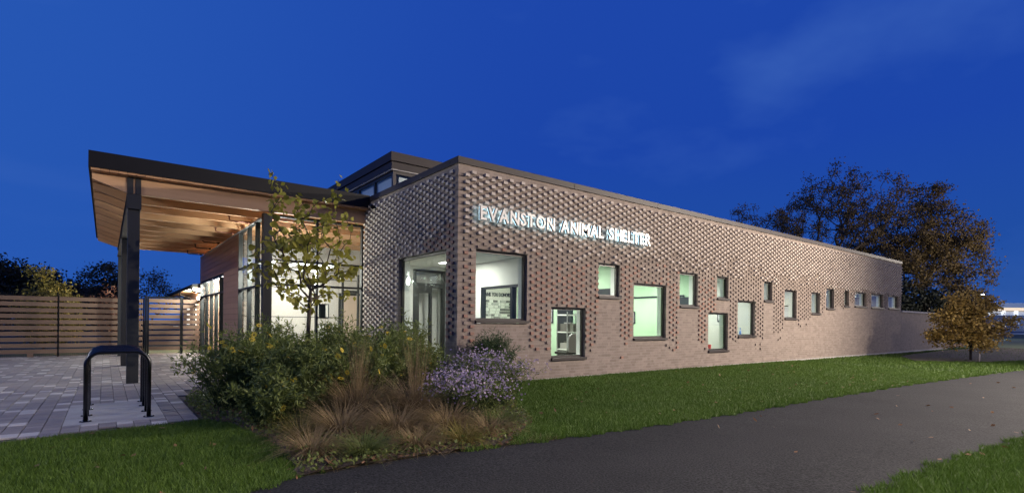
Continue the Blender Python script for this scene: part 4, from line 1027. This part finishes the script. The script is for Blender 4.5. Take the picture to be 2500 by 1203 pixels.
grass_clump(-3.45, -1.9, .4, .5, 450, 85, 'thin green and tan grass tuft at the lawn side of the bed', 'leaf_green', plume=False, droop=.6)
for k, (x, y, h) in enumerate(((-3.72, -3.35, .50), (-3.3, -3.6, .46), (-2.75, -3.65, .44), (-2.25, -3.72, .44), (-1.75, -3.55, .46), (-1.3, -3.2, .50), (-3.6, -2.6, .52))):
    grass_clump(x, y, .42, h, 420, 180+k, 'low tan and green grass tuft along the outer edge of the bed', ('tan', 'leaf_green', 'tan', 'leaf_yellow', 'tan', 'leaf_green', 'leaf_yellow')[k], plume=False, droop=.8)
# ground cover leaves and litter in the bed
rs = np.random.RandomState(33); n = 26000; x = rs.uniform(-4.3, 1.2, n); y = rs.uniform(-4.05, 2, n); kp = pip(BED, x, y); x, y = x[kp], y[kp]; n = len(x)
P = np.stack([x, y, g(x, y)+.02+.09*rs.rand(n)**2], 1); V1, F1 = leaf_quads(P, rdir(rs, n, .3), rdir(rs, n, 1.2), .03+.03*rs.rand(n), .01+.01*rs.rand(n))
tag(npmesh('ground_cover', V1, F1, M['leaf_green'], rnd=rs.rand(n)), 'low green ground cover leaves spread over the bed mulch', 'ground cover', kind='stuff')
n = 5000; x = rs.uniform(-4.3, 1.0, n); y = rs.uniform(-4.1, .5, n); kp = pip(BED, x, y+.05); x, y = x[kp], y[kp]; n = len(x)
P = np.stack([x, y, g(x, y)+.03+.02*rs.rand(n)], 1); D = rdir(rs, n); D[:, 2] *= .2; V1, F1 = leaf_quads(P, D, rdir(rs, n, 2), .03+.05*rs.rand(n), .006+.014*rs.rand(n))
tag(npmesh('leaf_litter', V1, F1, M['dead'], rnd=rs.rand(n)), 'brown dead leaf litter and straw lying on the bed', 'leaf litter', kind='stuff')
n = 1500; x = np.r_[rs.uniform(-4.0, -1.2, n)]; yy = np.interp(x, UP[:, 0], UP[:, 1])+rs.randn(n)*.05+.05
P = np.stack([x, yy, g(x, yy)+.018+.015*rs.rand(n)], 1); D = np.stack([np.ones(n)*np.sign(rs.randn(n)), .35*rs.randn(n), .12*rs.randn(n)], 1); V1, F1 = leaf_quads(P, D, np.tile([[0, .2, 1.]], (n, 1)), .07+.16*rs.rand(n), .0015+.002*rs.rand(n))
tag(npmesh('straw_edge', V1, F1, M['tan'], rnd=rs.rand(n)), 'dry straw lying along the footpath edge of the bed', 'straw', kind='stuff')
n = 420; x = rs.uniform(-8, 12, n); y = rs.uniform(-7.5, -.3, n); kp = ~pip(BED, x, y) & ~pip(PLAZA, x, y) & (rs.rand(n) < np.where(y < np.interp(x, UP[:, 0], UP[:, 1]), .35, 1)); x, y = x[kp], y[kp]; n = len(x)
P = np.stack([x, y, g(x, y)+.045], 1); D = rdir(rs, n); D[:, 2] *= .3; V1, F1 = leaf_quads(P, D, rdir(rs, n, 2), .035+.05*rs.rand(n), .012+.018*rs.rand(n))
tag(npmesh('scattered_leaves', V1, F1, M['dead'], rnd=rs.rand(n)), 'small brown leaves scattered over the lawn and footpath', 'leaf litter', kind='stuff')
def maple_mesh():
    q = MB(); out = []
    for k in range(10):
        a = 2*math.pi*k/10; r = 1.0 if k % 2 == 0 else .5; out.append((r*math.cos(a), r*math.sin(a), .25*(r-.5)+.1*math.sin(3*a)))
    q.v = out+[(0, 0, 0)]; me = bpy.data.meshes.new('fallen_leaf'); me.from_pydata(q.v, [], [(i, (i+1) % 10, 10) for i in range(10)]); me.materials.append(M['dead']); return me
mm_ = maple_mesh()
for k in range(22):
    while True:
        x = rs.uniform(-3.9, -.9); y = rs.uniform(-3.95, -2.4)
        if pip(BED, np.array(x), np.array(y)): break
    o = new_obj('fallen_leaf', mm_, None, (x, y, gz(x, y)+.05)); s = .045+.03*rs.rand(); o.scale = (s, s, s); o.rotation_euler = (rs.randn()*.5, rs.randn()*.5, rs.rand()*6)
    tag(o, 'dry brown fallen leaf lying in the planting bed', 'fallen leaf', 'fallen leaves in the bed')

# ------------------------------------------------------------------ orange shrub and stake at the far end
tree('orange_shrub', 21.66, -3.31, .55, [(21.66, -3.31, 1.35, 1.3, 1.3, .85), (21.5, -3.3, 2.0, .8, .8, .5), (21.3, -3.2, .80, 1.45, 1.2, .42)], 190, 9500, .105, .15, 'leaf_orange', 'round shrub with orange autumn leaves on the lawn past the facade', 'shrub', 91, .008, .2, .1, sides=5, bark='bark')
st = MB().tube([(21.02, -3.69, gz(21, -3.7)), (21.02, -3.69, .30)], .02, 8).tube([(21.02, -3.69, .30), (21.02, -3.69, .33)], [.02, .006], 8).build('marker_stake', mat('stake', (.55, .5, .45), .7)); tag(st, 'thin pale stake in the lawn beside the orange shrub', 'stake')

# slat fence beyond the low wall
sf = thing('timber_fence', (35.2, .3, G0), 'timber slat fence starting where the low brick wall ends', 'fence')
for k in range(6): MB().box(33.5, 38.5, .3, .33, -.02+k*.26, .15+k*.26).build('board', M['fence'], sf)
for x in (33.55, 36, 38.4): MB().box(x, x+.09, .335, .42, G0, 1.6).build('post', M['fence'], sf)

# ------------------------------------------------------------------ trees beyond
tree('big_tree', 44.3, 10.0, 5.2, [(45, 9.5, 11.0, 5.4, 5.4, 3.4), (41, 12.5, 8.6, 3.4, 3.4, 2.4), (48, 7.3, 9.2, 3.8, 3.8, 3.0), (44.2, 10.1, 13.4, 2.4, 2.4, 2.0), (42, 11.8, 6.5, 3.5, 3.5, 1.3)], 620, 19000, .15, .26, 'leaf_brown', 'tall half bare tree with dark thinning leaves rising behind the long facade', seed=101, tip_r=.022, step=.7, alpha=.28, wig=.12)
tree('broad_tree', 50.3, 5.3, 3.8, [(51.0, 4.7, 9.0, 3.2, 3.2, 3.4), (49.0, 6.4, 6.8, 3.6, 3.6, 2.6), (52.6, 3.5, 5.8, 2.6, 2.6, 3.8), (50.6, 5.0, 12.0, 1.5, 1.5, 1.7), (53.6, 2.8, 9.4, 1.4, 1.4, 2.2)], 620, 30000, .17, .32, 'leaf_brown', 'dense brown leaved tree beyond the low brick wall', seed=102, tip_r=.022, step=.7, alpha=.25, wig=.12)
tree('small_tree', 39.5, 15.0, 4.6, [(38.6, 15.0, 9.8, 1.4, 1.4, 1.9), (36.6, 16.6, 8.7, 1.1, 1.1, 1.1), (41.0, 13.0, 9.4, 1.8, 1.8, 2.0)], 190, 4500, .12, .2, 'leaf_brown', 'small thin tree top showing over the roof edge', seed=103, tip_r=.016, step=.6, alpha=.25, wig=.12)
tree('evergreen_tree', 47.0, 7.0, 1.2, [(47.0, 7.0, 3.2, 2.6, 2.6, 2.9), (45.2, 8.4, 2.4, 1.8, 1.8, 2.2), (49.6, 5.2, 2.6, 2.2, 2.2, 2.4)], 240, 14000, .24, .5, 'leaf_black', 'dark dense evergreen behind the low brick wall', seed=104, tip_r=.014, step=.7, alpha=.1)
# left side, behind the fence
tree('yellow_shrub', -7.2, 18.6, .5, [(-7.1, 18.4, 1.75, .85, .85, .75), (-7.15, 18.4, 2.75, .50, .50, .45), (-7.0, 18.3, .9, 1.0, 1.0, .6)], 150, 8000, .11, .17, 'leaf_yellow', 'bushy yellow green shrub rising above the slat fence', 'shrub', 105, .007, .2, .1)
tree('red_shrub', -5.15, 19.5, .5, [(-5.15, 19.4, 1.7, .6, .6, .9), (-4.95, 19.2, 1.1, .8, .8, .7)], 90, 2600, .10, .16, 'leaf_red', 'dark red leaved shrub behind the fence beside the columns', 'shrub', 106, .007, .2, .1)
tree('round_tree', -5.6, 48.0, 2.0, [(-5.5, 47.8, 4.4, 2.0, 2.0, 1.7), (-4.2, 47.2, 3.4, 1.5, 1.5, 1.3)], 170, 4200, .20, .30, 'leaf_black', 'small round topped dark tree beyond the fence left of the columns', seed=107, tip_r=.012, step=.5)
tree('bare_tree', -2.0, 48.0, 1.4, [(-1.9, 47.8, 4.2, 1.3, 1.3, 1.7), (-.6, 47, 3.0, 1.4, 1.4, 1.2)], 230, 1500, .16, .3, 'leaf_black', 'bare twiggy tree beyond the fence right of the columns', seed=108, tip_r=.011, step=.5)
# far wood: one mass
rs = np.random.RandomState(55); VV = []; FF = []; o_ = 0; Vb = []; Fb = []; ob = 0
for k in range(44):
    f = k/43; x = -40+34*f + rs.randn()*1.0; y = 66+rs.rand()*10
    top = 8.7 - 4.4*max(0, (x+17)/11) if x > -17 else 8.7+rs.randn()*.5
    top = max(3.8, top)
    tips = in_ell(rs, 46, [(x, y, top*.54, 3.0, 3.0, top*.46)]); nd, pr, rd, ends = grow((x, y, G0), [(x, y, top*.1*q) for q in (1, 2, 3)], tips, .9, .15, rs, .018)
    V1, F1 = branch_mesh(nd, pr, rd, 4); Vb.append(V1); Fb.append(F1+ob); ob += len(V1)
    n = 2200; P = nd[ends][rs.randint(0, len(ends), n)]+rs.randn(n, 3)*.5
    V1, F1 = leaf_quads(P, rdir(rs, n), rdir(rs, n), .22+.25*rs.rand(n), .05+.09*rs.rand(n)); VV.append(V1); FF.append(F1+o_); o_ += len(V1)
wd = npmesh('distant_wood', np.concatenate(VV), np.concatenate(FF), M['leaf_black']); tag(wd, 'dark wood of tangled trees on the skyline beyond the fence', 'wood', kind='stuff')
npmesh('branches', np.concatenate(Vb), np.concatenate(Fb), M['bark'], wd, kind='stuff')

# ------------------------------------------------------------------ far street corner on the right
u = np.array([.7913, -.6114]); ff = np.array([.6114, .7913])
def fp(a, d, z): p = np.array([-5.308, -8.517])+u*a+ff*d; return (p[0], p[1], z)
road = MB().poly([fp(60, 84, G0+.02), fp(260, 84, G0+.02), fp(260, 104, G0+.02), fp(60, 104, G0+.02)]).build('road', M['asphalt']); tag(road, 'far street beyond the lawn', 'road', kind='structure')
kb = MB().prism([fp(60, 104, 0)[:2], fp(260, 104, 0)[:2], fp(260, 106, 0)[:2], fp(60, 106, 0)[:2]], 2, G0, .12).build('pavement', mat('pale_concrete', (.6, .6, .6), .8)); tag(kb, 'pale kerb and pavement along the far street', 'pavement', kind='structure')
fb = thing('shop_building', fp(118, 125, G0), 'long low lit shop with white mullions and pale roof across the street', 'building'); fb.rotation_euler = (0, 0, math.atan2(u[1], u[0]))
W_ = 26
def fpart(name, m, *bx): 
    q = MB()
    for b_ in bx: q.box(*b_)
    o = q.build(name, m, fb, local=True); return o
fpart('wall', mat('shop_wall', (.25, .27, .33), .8), (-W_/2, W_/2, .5, 8, 0, 5.4))
fpart('roof', mat('shop_roof', (.55, .62, .72), .6), (-W_/2-.4, W_/2+.4, -.6, 8.5, 6.1, 7.2))
fpart('fascia', emis('shop_fascia', (1, .72, .35), .75), (-W_/2-.3, W_/2+.3, -.4, 8.2, 5.41, 6.09))
wn = fpart('window', emis('shop_window', (.22, .32, .5), .35), (-W_/2+.3, W_/2-.3, .35, .49, 2.2, 5.2))
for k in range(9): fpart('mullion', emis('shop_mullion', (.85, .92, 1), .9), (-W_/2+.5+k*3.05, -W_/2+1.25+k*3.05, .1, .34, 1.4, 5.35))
ban = thing('banner_fence', fp(114, 112, G0), 'dark blue printed banner with large pale lettering on a fence before the shop', 'banner'); ban.rotation_euler = fb.rotation_euler
q = MB().box(-14, 14, -.05, .05, .5, 4.0).build('banner', mat('banner_blue', (.045, .07, .16), .7), ban, local=True)
V1, F1 = text_mesh('HIRING', 1.7, .01, .03); wv = V1[:, 0].max()-V1[:, 0].min()
q = MB(); q.v = [((v[0]-V1[:, 0].min())*4.6/wv-9.6, -.08-v[2], 2.05+v[1]*.72) for v in V1]; q.f = F1; q.sm = [False]*len(F1); q.build('lettering', mat('banner_text', (.45, .5, .62), .7), ban, local=True)
r3 = random.Random(6); bsh = mat('banner_print', (.16, .2, .3), .7)
for k in range(14):
    x = -9+k*1.15; w = r3.uniform(.3, .9); h = r3.uniform(.3, 1.1); z = r3.uniform(.7, 1.3)
    MB().prism([(x, z), (x+w, z+.1), (x+w*.8, z+h), (x+w*.2, z+h*.9)], 1, -.075, -.055).build('print_shape', bsh, ban, local=True)
for x in (-13.9, -7, 0, 7, 13.9): MB().box(x-.05, x+.05, .06, .16, 0, 4.1).build('post', M['grey_metal'], ban, local=True)
def far_lamp(a, d, h, label, e=900):
    p = fp(a, d, G0); t = thing('street_lamp', p, label, 'street lamp')
    MB().tube([(p[0], p[1], G0), (p[0], p[1], h-.1), (p[0]+.3, p[1]-.2, h)], .06, 8).build('pole', M['grey_metal'], t)
    MB().lathe((p[0]+.3, p[1]-.2, h-.14), [(.22, 0), (.25, .08), (.1, .16)], 12).build('lens', emis('far_lamp', (.85, .95, 1), 18), t)
    ld = bpy.data.lights.new('lamp_light', 'POINT'); ld.energy = e; ld.color = (.85, .93, 1); ld.shadow_soft_size = .2
    o = bpy.data.objects.new('lamp_light', ld); col.objects.link(o); o.parent = t; o.location = (.3, -.2, h-.3-G0)
far_lamp(53.7, 60, 5.05, 'far street lamp with cold white light above the orange shrub')
far_lamp(118, 100, 6.0, 'far street lamp lighting the banner before the shop', 6000)
far_lamp(50.6, 66, 6.4, 'far street lamp half hidden behind the dark evergreen', 1500)
tg = thing('traffic_signal', fp(79, 90, G0), 'far traffic signal showing green seen through the orange shrub', 'traffic signal')
p = fp(79, 90, 0)
MB().tube([(p[0], p[1], G0), (p[0], p[1], 3.2)], .07, 8).build('pole', M['grey_metal'], tg)
MB().box(p[0]-.2, p[0]+.2, p[1]-.2, p[1]+.2, 2.3, 3.4).build('housing', M['black_metal'], tg)
MB().lathe((p[0]-.24, p[1]-.2, 2.85), [(.05, -.15), (.16, 0), (.05, .15)], 10).build('lens', emis('signal_green', (.1, 1, .45), 6), tg)
